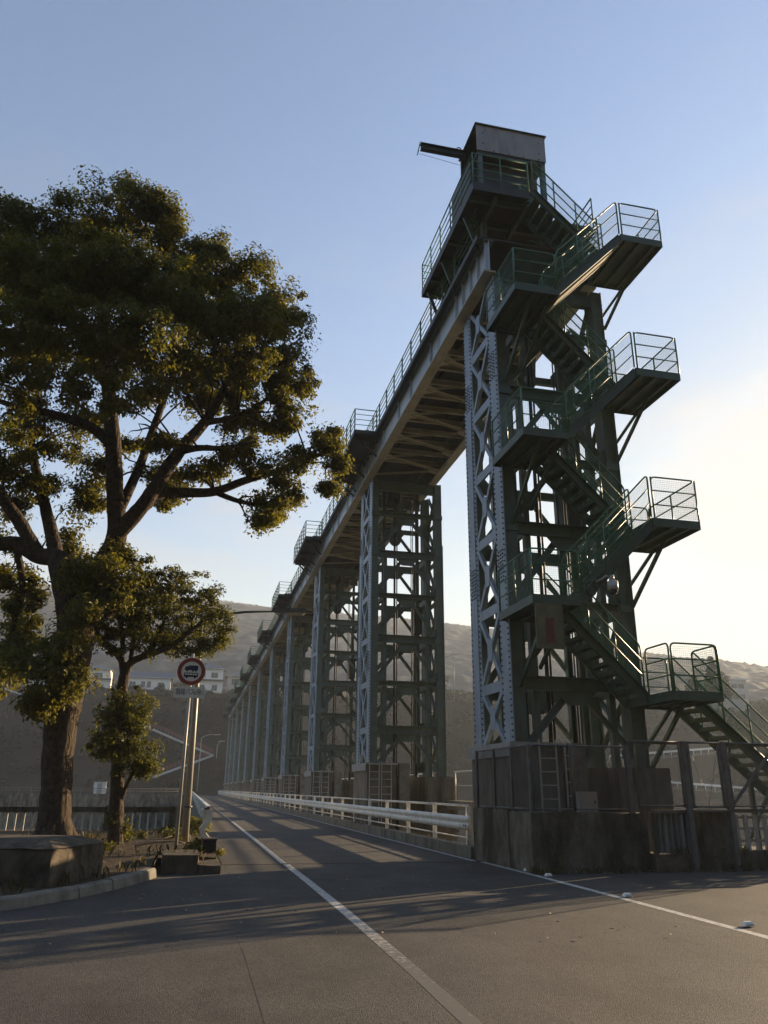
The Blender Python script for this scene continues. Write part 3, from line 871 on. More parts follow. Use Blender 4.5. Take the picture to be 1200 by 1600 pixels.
for xx, zz_ in ((13.6, 1.9),):
    s = MB(); s.bar(sp_((xx, FY0, 0)), sp_((xx, FY0, zz_)), .1, .1); s.bar(sp_((xx, FY1, 0)), sp_((xx, FY1, zz_)), .1, .1); s.bar(sp_((xx-1.3, FY0, 0)), sp_((xx, FY0, zz_)), .07, .07); s.build('support_frame', 'stair', st)
# pale slatted screen under the uppermost near flight
sl = MB(); s0 = sp_((8.5, 16.6, 13.92)); s1 = sp_((10.5, 16.6, 16.08))
so = MB(); so.bar(sp_((8.45, NY0+.08, 13.93)), sp_((10.4, NY0+.08, 15.98)), .02, .05); so = so.build('slat_screen', 'flange', st)
for i in range(6):
    y = NY0 + .12 + i*.13; b = MB(); b.bar(sp_((8.45, y, 13.93)), sp_((10.4, y, 15.98)), .045, .02); b.build('slat', 'flange', so)

# ---------------------------------------------------------------- top platform, machine house, jib
hp = thing('hoist_platform', (8.5, 19.5, 18.2), 'railed steel hoist platform on top of the nearest gate tower', 'platform'); HO = Vector((8.5, 19.5, 18.2))
d = MB()
def hb(mb, x0, x1, y0, y1, z0, z1): return mb.box(x0-HO.x, x1-HO.x, y0-HO.y, y1-HO.y, z0-HO.z, z1-HO.z)
hb(d, 6.6, 8.36, 17.2, 22.62, 18.2, 18.28); hb(d, 8.361, 10.9, 18.08, 22.62, 18.2, 18.28)
hb(d, 6.575, 6.599, 17.18, 22.64, 18.08, 18.36); hb(d, 6.6, 8.37, 17.175, 17.199, 18.08, 18.36)
hb(d, 6.6, 10.9, 22.621, 22.645, 18.08, 18.36); hb(d, 10.901, 10.925, 18.08, 22.62, 18.08, 18.36)
deck = d.build('deck', 'dark', hp)
for y in (17.6, 18.6, 19.6, 20.6, 21.6, 22.4):
    j = MB(); j.ibeam(Vector((6.62, y, 18.11))-HO, Vector((8.35 if y < 18 else 10.88, y, 18.11))-HO, .17, .1, .012); j.build('joist', 'stair', deck)
for x in (7.3, 8.3, 9.4, 10.4):
    j = MB(); j.ibeam(Vector((x, 18.0 if x > 8.36 else 17.25, 17.96))-HO, Vector((x, 22.6, 17.96))-HO, .16, .12, .012); j.build('bearer', 'stair', deck)
for x in (7.3, 10.5):
    for y in (18.3, 19.4, 20.5, 22.0):
        p = MB(); p.bar(Vector((x, y, 17.1))-HO, Vector((x, y, 17.9))-HO, .16, .16); p.build('support_post', 'steel', hp)
for y in (18.3, 20.5, 22.2):
    p = MB(); p.channel(Vector((7.1, y, 16.9))-HO, Vector((6.7, y, 18.02))-HO, .1, .05); p.build('knee_brace', 'stair', hp)
rail_run([(8.33, 17.2, 18.28), (6.6, 17.2, 18.28), (6.6, 22.6, 18.28), (10.9, 22.6, 18.28), (10.9, 18.1, 18.28)], parent=hp, org=HO, mesh=False, h=1.15, closed_ends=False, pr=.026, mids=(.3, .58, .86))
rail_run([(8.75, 18.25, 16.4), (10.85, 18.25, 16.4)], parent=hp, org=HO, mesh=False, h=1.1, closed_ends=False, pr=.024)
mc = MB(); hb(mc, 6.95, 9.2, 18.35, 20.2, 18.62, 20.3); hb(mc, 7.2, 7.35, 18.45, 20.0, 18.28, 18.62); hb(mc, 8.8, 8.95, 18.45, 20.0, 18.28, 18.62); mc.build('hoist_machine', 'dark', hp)

hh = thing('machine_house', (8.24, 18.8, 20.45), 'grey clad machine house box on posts above the hoist platform', 'machine house'); HH = Vector((8.24, 18.8, 20.45))
x0, x1, y0, y1, z0, z1 = -1.16, 1.16, -.78, .78, 0.02, 1.02
def panels(nm, pts_list):
    for pts, off in pts_list: b = MB(); b.prism(pts, off); b.build(nm, 'cladding', hh)
panels('cladding_panel', [([(x0, y0, z0), (-.42, y0, z0), (-.42, y0, z1), (x0, y0, z1)], (0, .02, 0)),
                          ([(-.414, y0-.003, z0), (.40, y0-.003, z0), (.40, y0-.003, z1), (-.414, y0-.003, z1)], (0, .02, 0)),
                          ([(.406, y0, z0), (x1, y0, z0), (x1, y0, z1), (.406, y0, z1)], (0, .02, 0)),
                          ([(x0, y1-.02, z0), (x1, y1-.02, z0), (x1, y1-.02, z1), (x0, y1-.02, z1)], (0, .02, 0)),
                          ([(x1-.02, y0+.021, z0), (x1-.02, y1-.021, z0), (x1-.02, y1-.021, z1), (x1-.02, y0+.021, z1)], (.02, 0, 0))])
b = MB(); b.box(x0-.05, x1+.05, y0-.05, y1+.05, 1.022, 1.06); b.build('roof', 'dark', hh)
b = MB(); b.box(x0+.03, x1-.03, y0+.03, y1-.03, -.10, .018); b.build('floor_frame', 'dark', hh)
for i in range(9):  # dark slats stand in for the shaded interior of the open side
    b = MB(); b.bar((x0+.05, y0+.03, z0+.06+i*.108), (x0+.05, y1-.03, z0+.06+i*.108), .012, .13, up=(.6, 0, 1)); b.build('dark_side_slat', 'dark', hh)
b = MB()
for x in (-.95, -.93+1.86):
    for z in (.3, .72): b.cyl((x, y0, z), (x, y0-.012, z), .02, 8)
for x in (-.6, -.1, .4, .9): b.cyl((x, y0, .06), (x, y0-.02, .06), .022, 8)
stuff(b.build('bolts', 'dark', hh))
for x in (-1.05, 1.05):
    for y in (-.68, .68):
        b = MB(); b.ibeam((x, y, -2.17), (x, y, -.1), .16, .14, .014, up=(0, 1, 0)); b.build('post', 'steel', hh)

jb = thing('jib_beam', (6.4, 18.95, 21.1), 'dark steel jib beam sticking out left of the machine house', 'jib')
b = MB(); b.ibeam((-.88, 0, 0), (.66, 0, 0), .24, .16, .016); b.build('beam', 'dark', jb)
b = MB(); b.bar((-.9, 0, .14), (-.98, 0, -.32), .14, .02, up=(1, 0, 0)); b.build('end_plate', 'dark', jb)
b = MB(); b.cyl((-.93, 0, -.3), (.45, 0, -.46), .006, 5); b.build('cord', 'cable', jb)
b = MB(); b.pipe([(.42 + .07*math.cos(a), 0, .19 + .07*math.sin(a)) for a in [i*math.pi/5 for i in range(11)]], .018, 6); b.build('lifting_eye', 'dark', jb)

# ---------------------------------------------------------------- notice board and dome camera on the stairs
nb = thing('notice_board', (7.53, 15.97, 5.6), 'rusty olive notice board with a red vertical panel hung below the lowest left landing', 'notice board')
b = MB(); b.box(-.31, .31, -.012, .012, -1.0, -.02); b.build('panel', 'board', nb)
b = MB(); b.box(-.10, .10, -.018, -.0125, -.90, -.34); b.build('red_panel', 'board_red', nb)
b = MB()
for x in (-.32, .32): b.box(x-.012, x+.012, -.02, .02, -1.01, .0)
b.box(-.33, .33, -.02, .02, -1.03, -1.005); b.build('frame', 'board', nb)

sc = thing('dome_camera', (9.14, 15.9, 6.2), 'white dome security camera hanging under the stair flight', 'camera')
b = MB(); b.pipe([(.0, .12, .12), (-.1, .1, .14), (-.2, .1, .06), (-.38, .1, -.02)], .03, 8); b.build('bracket_arm', 'pole', sc)
b = MB(); b.cyl((0, 0, .02), (0, 0, .14), .045, 12); b.cyl((0, 0, -.02), (0, 0, .03), .115, 16, .06); b.cyl((0, 0, -.22), (0, 0, -.02), .125, 16); b.build('housing', 'pole', sc)
b = MB()
for k in range(5):
    a0, a1 = k*math.pi/10, (k+1)*math.pi/10
    b.cyl((0, 0, -.22-.11*math.sin(a0)), (0, 0, -.22-.11*math.sin(a1)), .11*math.cos(a0), 16, max(.004, .11*math.cos(a1)), False)
b.build('dome', 'glass', sc)
hl = MB(); hl.pipe([(-.5 + .13*math.cos(a), .1, -.2 + .16*math.sin(a)) for a in [i*math.pi/8 for i in range(17)]], .012, 6); hl.build('cable_loop', 'black', sc)

# ================================================================ PLINTH AND FENCES BY THE TOWER
def rough_box(mb, x0, x1, y0, y1, z0, z1, step=.12, amp=.012, seed=1, keep_base=True):
    def face(o, u, v, lu, lv):
        nu, nv = max(1, int(lu/step)), max(1, int(lv/step)); o, u, v = np.array(o, float), np.array(u, float), np.array(v, float)
        a = np.linspace(0, lu, nu+1); c = np.linspace(0, lv, nv+1)
        pts = o + a[None, :, None]*u + c[:, None, None]*v; p = pts.reshape(-1, 3)
        for ax in range(3):
            p[:, ax] += amp*fbm(p[:, (ax+1) % 3]*1.0 + p[:, ax]*.7, p[:, (ax+2) % 3] + p[:, ax]*.4, seed+ax, 3, 6.0)
        i = (np.arange(nv)[:, None]*(nu+1) + np.arange(nu)[None, :]).ravel()
        mb.add(p.tolist(), np.stack([i, i+1, i+nu+2, i+nu+1], 1).tolist(), True)
    lx, ly, lz = x1-x0, y1-y0, z1-z0
    face((x0, y0, z0), (1, 0, 0), (0, 0, 1), lx, lz); face((x1, y1, z0), (-1, 0, 0), (0, 0, 1), lx, lz)
    face((x0, y1, z0), (0, -1, 0), (0, 0, 1), ly, lz); face((x1, y0, z0), (0, 1, 0), (0, 0, 1), ly, lz)
    face((x0, y0, z1), (1, 0, 0), (0, 1, 0), lx, ly)
    return mb
pl = MB(); rough_box(pl, 7.07, 9.78, 16.5, 17.75, -.05, 1.17, .1, .014, 3)
tag(pl.build('concrete_plinth', 'plinth'), 'dark stained concrete plinth wall at the foot of the nearest tower', 'plinth')
pw = MB(); rough_box(pw, 7.05, 7.30, 17.76, 20.1, -.05, 1.2, .1, .01, 8)
tag(pw.build('concrete_plinth', 'plinth'), 'low concrete wall running back beside the road to the guardrail end', 'wall')

fn = thing('mesh_fence', (7.12, 16.56, 1.17), 'weathered chain-link fence standing on the stained plinth', 'fence')
def fence_panel(parent, p, q, h, name='fence_panel', zb=.03, m='galv_dark', pitch=.065, t=.0065):
    p, q = Vector(p), Vector(q); f = MB(); d = (q-p)
    f.pipe(corner_round([p + V(0, 0, zb), p + V(0, 0, h), q + V(0, 0, h), q + V(0, 0, zb)], .07, 3), .022, 8)
    f.cyl(p + V(0, 0, zb+.04), q + V(0, 0, zb+.04), .018, 6)
    o = f.build(name, m, parent)
    w = MB(); wire_grid(w, p + V(0, 0, zb+.04), d.normalized(), (0, 0, 1), d.length, h-zb-.04, pitch, t, True)
    w.build('chain_link', 'galv_dark', o)
    return o
for a, c in (((0, 3.3, 0), (0, 2.15, 0)), ((0, 2.1, 0), (0, 1.05, 0)), ((0, 1.0, 0), (0, .06, 0)), ((.06, 0, 0), (.98, 0, 0)), ((1.02, 0, 0), (2.3, 0, 0))):
    fence_panel(fn, a, c, 1.38)
for x, y, w in ((0, 0, .06), (1.0, .02, .05), (2.36, 0, .11), (0, 1.02, .06), (0, 2.12, .06), (0, 3.34, .07)):
    b = MB(); b.bar((x, y, -.02), (x, y, 1.4), w, w*.8); b.build('post', 'galv_dark', fn)

cb = thing('control_cabinet', (8.68, 17.1, 1.17), 'small beige control cabinet behind the chain-link fence', 'cabinet')
b = MB(); b.box(-.22, .22, -.1, .1, .0, .43); b.build('body', 'cabinet', cb)
b = MB(); b.box(-.19, .19, -.112, -.101, .03, .40); o_ = b.build('door', 'cabinet', cb)
b = MB(); b.box(.13, .16, -.125, -.113, .18, .25); b.build('handle', 'black', o_)

gf = thing('service_gate', (10.7, 16.25, 0), 'tall grey gate frame with crossed brace wires beside the plinth', 'gate')
for x in (0.0, 1.02):
    b = MB(); b.bar((x, 0, -.05), (x, 0, 2.68), .11, .09); b.build('post', 'galv_dark', gf)
    b = MB(); b.bar((x + (.13 if x == 0 else -.12), .02, 1.28), (x + (.13 if x == 0 else -.12), .02, 2.64), .05, .05); b.build('stile', 'galv_dark', gf)
b = MB(); b.cyl((-1.28, 0, 2.66), (-.08, 0, 2.66), .022, 8); b.cyl((.08, 0, 2.66), (.94, 0, 2.66), .022, 8); b.cyl((1.1, 0, 2.66), (3.6, 0, 2.66), .022, 8); b.build('top_rail', 'galv_dark', gf)
b = MB(); b.bar((.07, .02, 1.3), (.95, .02, 1.3), .05, .05); b.bar((.07, .02, 1.22), (.95, .02, 1.22), .06, .04); b.build('bottom_rail', 'galv_dark', gf)
for p, q in (((.13, 0, 2.6), (.85, 0, .25)), ((.88, 0, 2.6), (.15, 0, .25))):
    b = MB(); b.cyl(p, q, .006, 5); b.build('brace_wire', 'galv_dark', gf)
b = MB(); b.bar((1.12, .04, 1.35), (2.35, .05, 2.55), .06, .06); b.build('diagonal_prop', 'galv_dark', gf)
fence_panel(gf, (-1.2, .02, 1.25), (-.1, .02, 1.25), 1.38)
fence_panel(gf, (1.12, .02, 1.25), (3.5, .02, 1.25), 1.38)

rw = MB(); rough_box(rw, 10.62, 11.78, 16.4, 16.7, -.05, 1.24, .12, .014, 21)
tag(rw.build('concrete_wall', 'plinth'), 'dark mossy concrete wall behind the crossed brace wires', 'wall')
lw = MB(); rough_box(lw, 9.8, 10.55, 16.3, 16.75, -.05, .36, .1, .016, 31)
tag(lw.build('low_wall', 'moss'), 'low broken concrete footing under the corrugated sheet', 'wall')
lw = MB(); rough_box(lw, 11.85, 15.0, 16.3, 16.6, -.05, .40, .12, .014, 33)
tag(lw.build('low_wall', 'plinth'), 'low concrete footing under the pale slatted barrier at far right', 'wall')
cs = thing('corrugated_sheet', (10.32, 16.4, .36), 'bent corrugated metal sheet fixed between plinth and gate', 'metal sheet')
b = MB(); n_ = 44
pts = [(-.40 + .80*i/n_, .045*math.sin(i/n_*2*math.pi*6) + .02*math.sin(i*.3)) for i in range(n_+1)]
b.add([(x, y, z) for z in (.0, .80) for x, y in pts] + [(x, y+.006, z) for z in (.0, .80) for x, y in pts],
      [(i, i+1, n_+2+i, n_+1+i) for i in range(n_)] + [(2*n_+2+i+1, 2*n_+2+i, 3*n_+3+i, 3*n_+4+i) for i in range(n_)], True)
b.build('sheet', 'sheet', cs)
b = MB(); b.bar((-.45, -.02, .84), (.45, -.02, .85), .12, .06); b.build('top_rail', 'galv_dark', cs)
b = MB(); b.bar((-.43, .03, -.02), (-.47, .03, .82), .08, .1); b.build('stake', 'dark', cs)
bb = thing('slatted_barrier', (11.85, 16.42, .4), 'pale slatted steel barrier on the low footing at the right edge', 'barrier')
for i in range(13):
    b = MB(); b.bar((.08 + i*.24, 0, .0), (.08 + i*.24, 0, .74), .09, .05); b.build('slat', 'galv', bb)
for z in (.2, .45, .68): b = MB(); b.bar((0, .045, z), (3.05, .045, z), .03, .05); b.build('rail', 'galv', bb)
b = MB(); b.box(-.05, 3.1, -.04, .06, .78, .86); b.build('cap', 'galv_dark', bb)

# ================================================================ GUARDRAIL, PARAPET, STUDS
gr = thing('guardrail', (7.16, 20.4, .27), 'long white W-beam guardrail with top pipe along the right of the dam road', 'guardrail')
L_ = 191.0
prof = [(.03, -.175), (-.02, -.15), (-.055, -.09), (-.02, -.03), (.0, .0), (-.02, .03), (-.055, .09), (-.02, .15), (.03, .175)]
seg = MB(); n_ = len(prof)
sl_ = 3.98
seg.add([(x, y, z) for y in (0, sl_) for x, z in prof] + [(x+.012, y, z) for y in (0, sl_) for x, z in prof],
        [(i, i+1, n_+i+1, n_+i) for i in range(n_-1)] + [(2*n_+i+1, 2*n_+i, 3*n_+i, 3*n_+i+1) for i in range(n_-1)], True)
seg_me = seg.mesh('beam_section', 'white')
for i in range(48):
    o = obj('beam_section', seg_me, gr, (-.11 + (.004 if i % 2 else 0), i*3.98, .54))
pm = MB(); pm.box(-.05, .05, -.06, .06, -.27, .93); pm.box(-.07, -.051, -.05, .05, .40, .68)
post_me = pm.mesh('post', 'white')
bm_ = MB(); bm_.cyl((0, 0, 0), (0, 3.05, 0), .03, 8); pipe_me = bm_.mesh('top_pipe', 'white')
bm_ = MB(); bm_.cyl((0, 0, 0), (0, 3.05, 0), .022, 6); pipe2 = bm_.mesh('lower_pipe', 'white')
for i in range(63):
    y = .55 + i*3.05
    obj('post', post_me, gr, (.05, y, 0)); 
    if i < 62: obj('top_pipe', pipe_me, gr, (.05, y, .955)); obj('lower_pipe', pipe2, gr, (.05, y, .16))
b = MB(); b.bar((-.178, .10, .50), (-.178, .16, .46), .012, .03); b.bar((-.178, .22, .51), (-.178, .30, .47), .012, .03); b.build('scratch_mark', 'black', gr)

pp = thing('parapet', (.82, 34.0, 0), 'white panelled parapet along the left edge of the dam road', 'parapet')
pnl = MB(); pnl.box(-.02, .02, .06, 1.96, .12, .80); pm_ = pnl.mesh('panel', 'white')
pst = MB(); pst.box(-.05, .05, -.05, .05, -.03, .88); ps_ = pst.mesh('post', 'white')
for i in range(89):
    obj('panel', pm_, pp, (0, i*2.0, 0)); obj('post', ps_, pp, (0, i*2.0, 0))
b = MB(); b.box(-.08, .08, -.1, 178, .881, .95); b.build('cap_rail', 'white', pp)
b = MB(); b.box(-.1, .02, -10.0, 178, -.04, .10); b.build('footing', 'concrete', pp)

for i, (x, y, lab) in enumerate(((7.12, 16.95, 'small white road stud at the foot of the plinth corner, farthest from the camera'), (7.10, 15.85, 'small white road stud just in front of the plinth'),
                                 (7.03, 12.68, 'white road stud midway along the edge line'), (7.05, 9.74, 'white road stud at the right edge, nearest the camera'))):
    t = thing('road_stud', (x, y, .012), lab, 'road stud', 'road studs beside the edge line')
    b = MB(); bt = [(-.07, -.05), (.07, -.05), (.07, .05), (-.07, .05)]; tp = [(-.05, -.02), (.05, -.02), (.05, .02), (-.05, .02)]
    b.add([(a, c, 0) for a, c in bt] + [(a, c, .05) for a, c in tp], [(3, 2, 1, 0), (4, 5, 6, 7), (0, 1, 5, 4), (1, 2, 6, 5), (2, 3, 7, 6), (3, 0, 4, 7)]); b.build('body', 'stud', t)
    b = MB(); b.bar((-.05, -.047, .02), (.05, -.047, .02), .006, .022, up=(0, .6, 1)); b.build('reflector', 'lamp_lens', t)

# upstream pipe railings between the piers, beyond the towers
for k in range(5):
    y0 = TY0 + k*TS + DY + .3; y1 = TY0 + (k+1)*TS - .4
    t = thing('pipe_railing', (11.15, y0, 0), 'thin pale pipe railing over the gate bay between the %s and %s towers' % (ORD[k], ORD[k+1]), 'railing', 'pipe railings over the gate bays')
    b = MB(); b.box(-.45, .2, 0, y1-y0, .85, 1.2); b.build('ledge', 'concrete', t)
    b = MB(); b.cyl((0, 0, 2.36), (0, y1-y0, 2.36), .03, 8); b.cyl((0, 0, 1.8), (0, y1-y0, 1.8), .022, 6); b.build('rail', 'white', t)
    for q in range(6): b = MB(); b.cyl((0, .1 + q*(y1-y0-.2)/5, 1.2), (0, .1 + q*(y1-y0-.2)/5, 2.36), .024, 6); b.build('post', 'white', t)

# ================================================================ PLANTED ISLAND ON THE LEFT
KP = [(-16, 8.6), (-11, 9.1), (-7.5, 9.9), (-5.0, 10.9), (-3.4, 11.9), (-2.36, 12.75), (-1.55, 13.9), (-.95, 15.3), (-.55, 16.5), (-.36, 17.5)]
def arclen(pts, step):
    P = [Vector((*p, 0)) for p in pts]; out = [P[0]]; acc = 0
    sm = []
    for i in range(len(P)-1):           # Catmull-Rom
        p0, p1, p2, p3 = P[max(i-1, 0)], P[i], P[i+1], P[min(i+2, len(P)-1)]
        for k in range(12):
            t = k/12; sm.append(.5*((2*p1) + (p2-p0)*t + (2*p0-5*p1+4*p2-p3)*t*t + (3*p1-p0-3*p2+p3)*t**3))
    sm.append(P[-1])
    for a, b in zip(sm[:-1], sm[1:]):
        acc += (b-a).length
        if acc >= step: out.append(b); acc = 0
    return out
kpts = arclen(KP, .98)
kt = thing('kerb', (0, 0, 0), 'curved pale concrete kerb around the planted island', 'kerb')
for a, c in zip(kpts[:-1], kpts[1:]):
    d = (c-a).normalized(); nrm = Vector((-d.y, d.x, 0)); g_ = d*.011
    zt = .17 + random.uniform(-.012, .012); off_ = nrm*random.uniform(-.012, .012)
    b = MB(); A, B_ = a+g_+off_, c-g_+off_
    b.add([A + V(0, 0, -.03), B_ + V(0, 0, -.03), B_ + nrm*.2 + V(0, 0, -.03), A + nrm*.2 + V(0, 0, -.03),
           A + nrm*.03 + V(0, 0, zt-.03), B_ + nrm*.03 + V(0, 0, zt-.03), B_ + nrm*.2 + V(0, 0, zt), A + nrm*.2 + V(0, 0, zt), A + nrm*.06 + V(0, 0, zt), B_ + nrm*.06 + V(0, 0, zt)],
          [(0, 1, 5, 4), (4, 5, 9, 8), (8, 9, 6, 7), (2, 3, 7, 6), (1, 2, 6, 9, 5), (3, 0, 4, 8, 7)])
    b.build('kerb_stone', 'kerb', kt)
# soil bed inside the kerb
inner = [(p.x-.12, p.y+.14) for p in kpts]
soil = MB(); rows = 26
ctr = []
V_, F_ = [], []
for i, (x, y) in enumerate(inner):
    for k in range(rows+1):
        u = k/rows; yy = y + (31.4-y)*u; xx = x + (min(x, .55) - x)*0
        V_.append((xx, yy, 0))
xs = np.array([v[0] for v in V_]); ys = np.array([v[1] for v in V_])
xs = np.where(ys > 17.4, xs, xs)
zs = .13 + np.clip((ys-14)/8, 0, 1)*.10 + .035*fbm(xs, ys, 41, 4, 2.2)
for i in range(len(inner)-1):
    for k in range(rows):
        a = i*(rows+1)+k; F_.append((a, a+rows+1, a+rows+2, a+1))
soil.add(list(zip(xs.tolist(), ys.tolist(), zs.tolist())), F_, True)
soil_o = structure(soil.build('planting_bed', 'soil'))
sb = MB(); rough_box(sb, -.55, .70, 18.62, 31.3, -.03, .22, .3, .03, 51); structure(sb.build('planting_bed_edge', 'soil'))
bw_ = MB(); rough_box(bw_, -.42, .30, 17.4, 18.6, -.04, .36, .1, .018, 55); rough_box(bw_, .31, .74, 17.32, 19.9, -.04, .17, .1, .014, 56)
tag(bw_.build('low_wall', 'moss'), 'low mossy concrete wall end at the corner of the planted island', 'wall')

blk = thing('concrete_block', (-2.0, 14.15, .05), 'large weathered concrete block with a flat slab top on the island', 'concrete block', rz=R(-19))
b = MB(); rough_box(b, -2.6, 0.0, 0.0, 1.85, 0, .63, .07, .022, 61); b.build('base', 'moss', blk)
b = MB()
x0, x1, y0, y1 = -2.62, .02, -.02, 1.87
b.add([(x0, y0, .635), (x1, y0, .635), (x1, y1, .635), (x0, y1, .635), (x0+.35, y0+.5, .76), (x1-.35, y0+.5, .76), (x1-.35, y1-.4, .76), (x0+.35, y1-.4, .76)],
      [(0, 1, 5, 4), (1, 2, 6, 5), (2, 3, 7, 6), (3, 0, 4, 7), (4, 5, 6, 7)]); b.build('top_slab', 'moss', blk)

wst = thing('timber_stake', (-2.05, 18.4, .2), 'short pale timber stake behind the concrete block', 'stake')
b = MB(); b.bar((0, 0, -.1), (.01, 0, .42), .12, .05); b.build('stake', 'timber', wst)

# downstream fence behind the trees
lf = thing('picket_fence', (-.4, 30.4, 0), 'dark concrete fence with thin pale pickets behind the trees', 'fence')
b = MB(); b.box(-13.0, 0, -.09, .09, .80, .98); b.build('top_beam', 'moss', lf)
b = MB(); b.box(-13.0, 0, -.08, .08, -.05, .16); b.build('base_beam', 'moss', lf)
pk = MB(); pk.bar((0, 0, .16), (0, 0, .80), .06, .05); pk_me = pk.mesh('picket', 'white')
po = MB(); po.box(-.1, .1, -.1, .1, -.05, 1.02); po_me = po.mesh('post', 'moss')
for i in range(48):
    if i % 8 == 0: obj('post', po_me, lf, (-.1 - i*.27, 0, 0))
    else: obj('picket', pk_me, lf, (-.1 - i*.27, 0, 0))

# ---------------------------------------------------------------- street lamp and road sign
sl_t = thing('street_lamp', (.0, 24.0, .2), 'tall pale street lamp post with one arm reaching over the road', 'street lamp')
b = MB(); b.cyl((0, 0, -.1), (-.06, 0, 6.3), .11, 14, .065); b.build('pole', 'pole', sl_t)
b = MB(); b.pipe([(-.06, 0, 6.1), (0.05, 0, 6.28), (.5, 0, 6.40), (1.2, 0, 6.52), (2.2, 0, 6.60)], [.045, .042, .04, .035, .03], 8); b.build('arm', 'stair', sl_t)
b = MB(); b.add([(2.1, -.07, 6.56), (3.15, -.13, 6.60), (3.15, .13, 6.60), (2.1, .07, 6.56), (2.15, -.05, 6.68), (3.05, -.09, 6.74), (3.05, .09, 6.74), (2.15, .05, 6.68)],
                 [(3, 2, 1, 0), (4, 5, 6, 7), (0, 1, 5, 4), (1, 2, 6, 5), (2, 3, 7, 6), (3, 0, 4, 7)]); lh = b.build('lamp_head', 'galv_dark', sl_t)
b = MB(); b.add([(2.45, -.08, 6.565), (3.08, -.11, 6.59), (3.08, .11, 6.59), (2.45, .08, 6.565), (2.55, -.05, 6.50), (3.0, -.07, 6.52), (3.0, .07, 6.52), (2.55, .05, 6.50)],
                 [(0, 1, 5, 4), (1, 2, 6, 5), (2, 3, 7, 6), (3, 0, 4, 7), (7, 6, 5, 4)]); b.build('lens', 'lamp_lens', lh)
b = MB(); b.cyl((0, 0, .9), (0, 0, .94), .135, 14); b.cyl((0, 0, 3.9), (-.04, 0, 3.94), .105, 14); b.build('band', 'galv_dark', sl_t)

sg = thing('road_sign', (-.18, 19.45, .25), 'round red-ringed no trucks or buses sign with a text plate on a white pole', 'road sign')
b = MB(); b.cyl((0, .05, -.1), (0, .05, 4.42), .036, 12); b.build('pole', 'pole', sg)
def disc(r, y, th, m, name, parent, r_in=0, cz=3.99):
    b = MB(); n = 40
    if r_in:
        for k in range(n):
            a0, a1 = 2*math.pi*k/n, 2*math.pi*(k+1)/n
            b.prism([(r_in*math.cos(a0), y, cz+r_in*math.sin(a0)), (r*math.cos(a0), y, cz+r*math.sin(a0)), (r*math.cos(a1), y, cz+r*math.sin(a1)), (r_in*math.cos(a1), y, cz+r_in*math.sin(a1))], (0, -th, 0))
    else: b.prism([(r*math.cos(2*math.pi*k/n), y, cz+r*math.sin(2*math.pi*k/n)) for k in range(n)], (0, -th, 0))
    return b.build(name, m, parent)
dsc = disc(.335, .01, .012, 'sign_white', 'disc', sg)
disc(.322, -.0025, .003, 'sign_red', 'ring', dsc, .235)
def plate_poly(pts, name, m, parent, y=-.0025, th=.003): b = MB(); b.prism([(x, y, z) for x, z in pts], (0, -th, 0)); return b.build(name, m, parent)
cz = 3.99
plate_poly([(-.16, cz+.03), (-.16, cz+.07), (-.13, cz+.12), (-.07, cz+.12), (-.07, cz+.14), (.15, cz+.14), (.15, cz+.03)], 'truck_symbol', 'sign_blue', dsc)
for x in (-.10, .03, .10):
    b = MB(); b.prism([(x+.028*math.cos(k*math.pi/6), -.0025, cz+.025+.028*math.sin(k*math.pi/6)) for k in range(12)], (0, -.0045, 0)); b.build('wheel_symbol', 'sign_blue', dsc)
plate_poly([(-.17, cz-.13), (-.17, cz-.05), (-.15, cz-.03), (.16, cz-.03), (.16, cz-.13)], 'bus_symbol', 'sign_blue', dsc)
for i in range(5): plate_poly([(-.145+.06*i, cz-.085), (-.145+.06*i, cz-.048), (-.10+.06*i, cz-.048), (-.10+.06*i, cz-.085)], 'bus_window', 'sign_white', dsc, -.0058, .0015)
for x in (-.10, .09):
    b = MB(); b.prism([(x+.028*math.cos(k*math.pi/6), -.0025, cz-.135+.028*math.sin(k*math.pi/6)) for k in range(12)], (0, -.0045, 0)); b.build('wheel_symbol', 'sign_blue', dsc)
b = MB(); hw, hz = .36, .13; zc = 3.50
b.prism([(-hw+.02, .01, zc-hz), (hw-.02, .01, zc-hz), (hw, .01, zc-hz+.02), (hw, .01, zc+hz-.02), (hw-.02, .01, zc+hz), (-hw+.02, .01, zc+hz), (-hw, .01, zc+hz-.02), (-hw, .01, zc-hz+.02)], (0, -.01, 0))
pt = b.build('text_plate', 'sign_white', sg)
def text_part(txt, size, x, z, y, m, parent, sx=1.0, name='lettering'):
    cu = bpy.data.curves.new('lettering', 'FONT'); cu.body = txt; cu.size = size; cu.align_x = 'CENTER'; cu.align_y = 'CENTER'; cu.extrude = .001; cu.resolution_u = 3
    o = bpy.data.objects.new('lettering_source', cu); COL.objects.link(o)
    bpy.context.view_layer.update()
    me = bpy.data.meshes.new_from_object(o.evaluated_get(bpy.context.evaluated_depsgraph_get()))
    bpy.data.objects.remove(o)
    me.materials.clear(); me.materials.append(M[m])
    t = obj(name, me, parent, (x, y, z)); t.rotation_euler = (R(90), 0, 0); t.scale = (sx, 1, 1)
    return t
text_part('路線バス', .165, -.10, zc, -.002, 'sign_blue', pt, .68)
text_part('を', .10, .135, zc-.015, -.002, 'sign_blue', pt, .75)
text_part('除', .15, .215, zc, -.002, 'sign_blue', pt, .68)
text_part('く', .10, .30, zc-.015, -.002, 'sign_blue', pt, .75)
b = MB()
for z in (3.99+.12, 3.99-.12, zc): b.box(-.05, .05, .011, .09, z-.02, z+.02)
b.build('clamp', 'galv', sg)

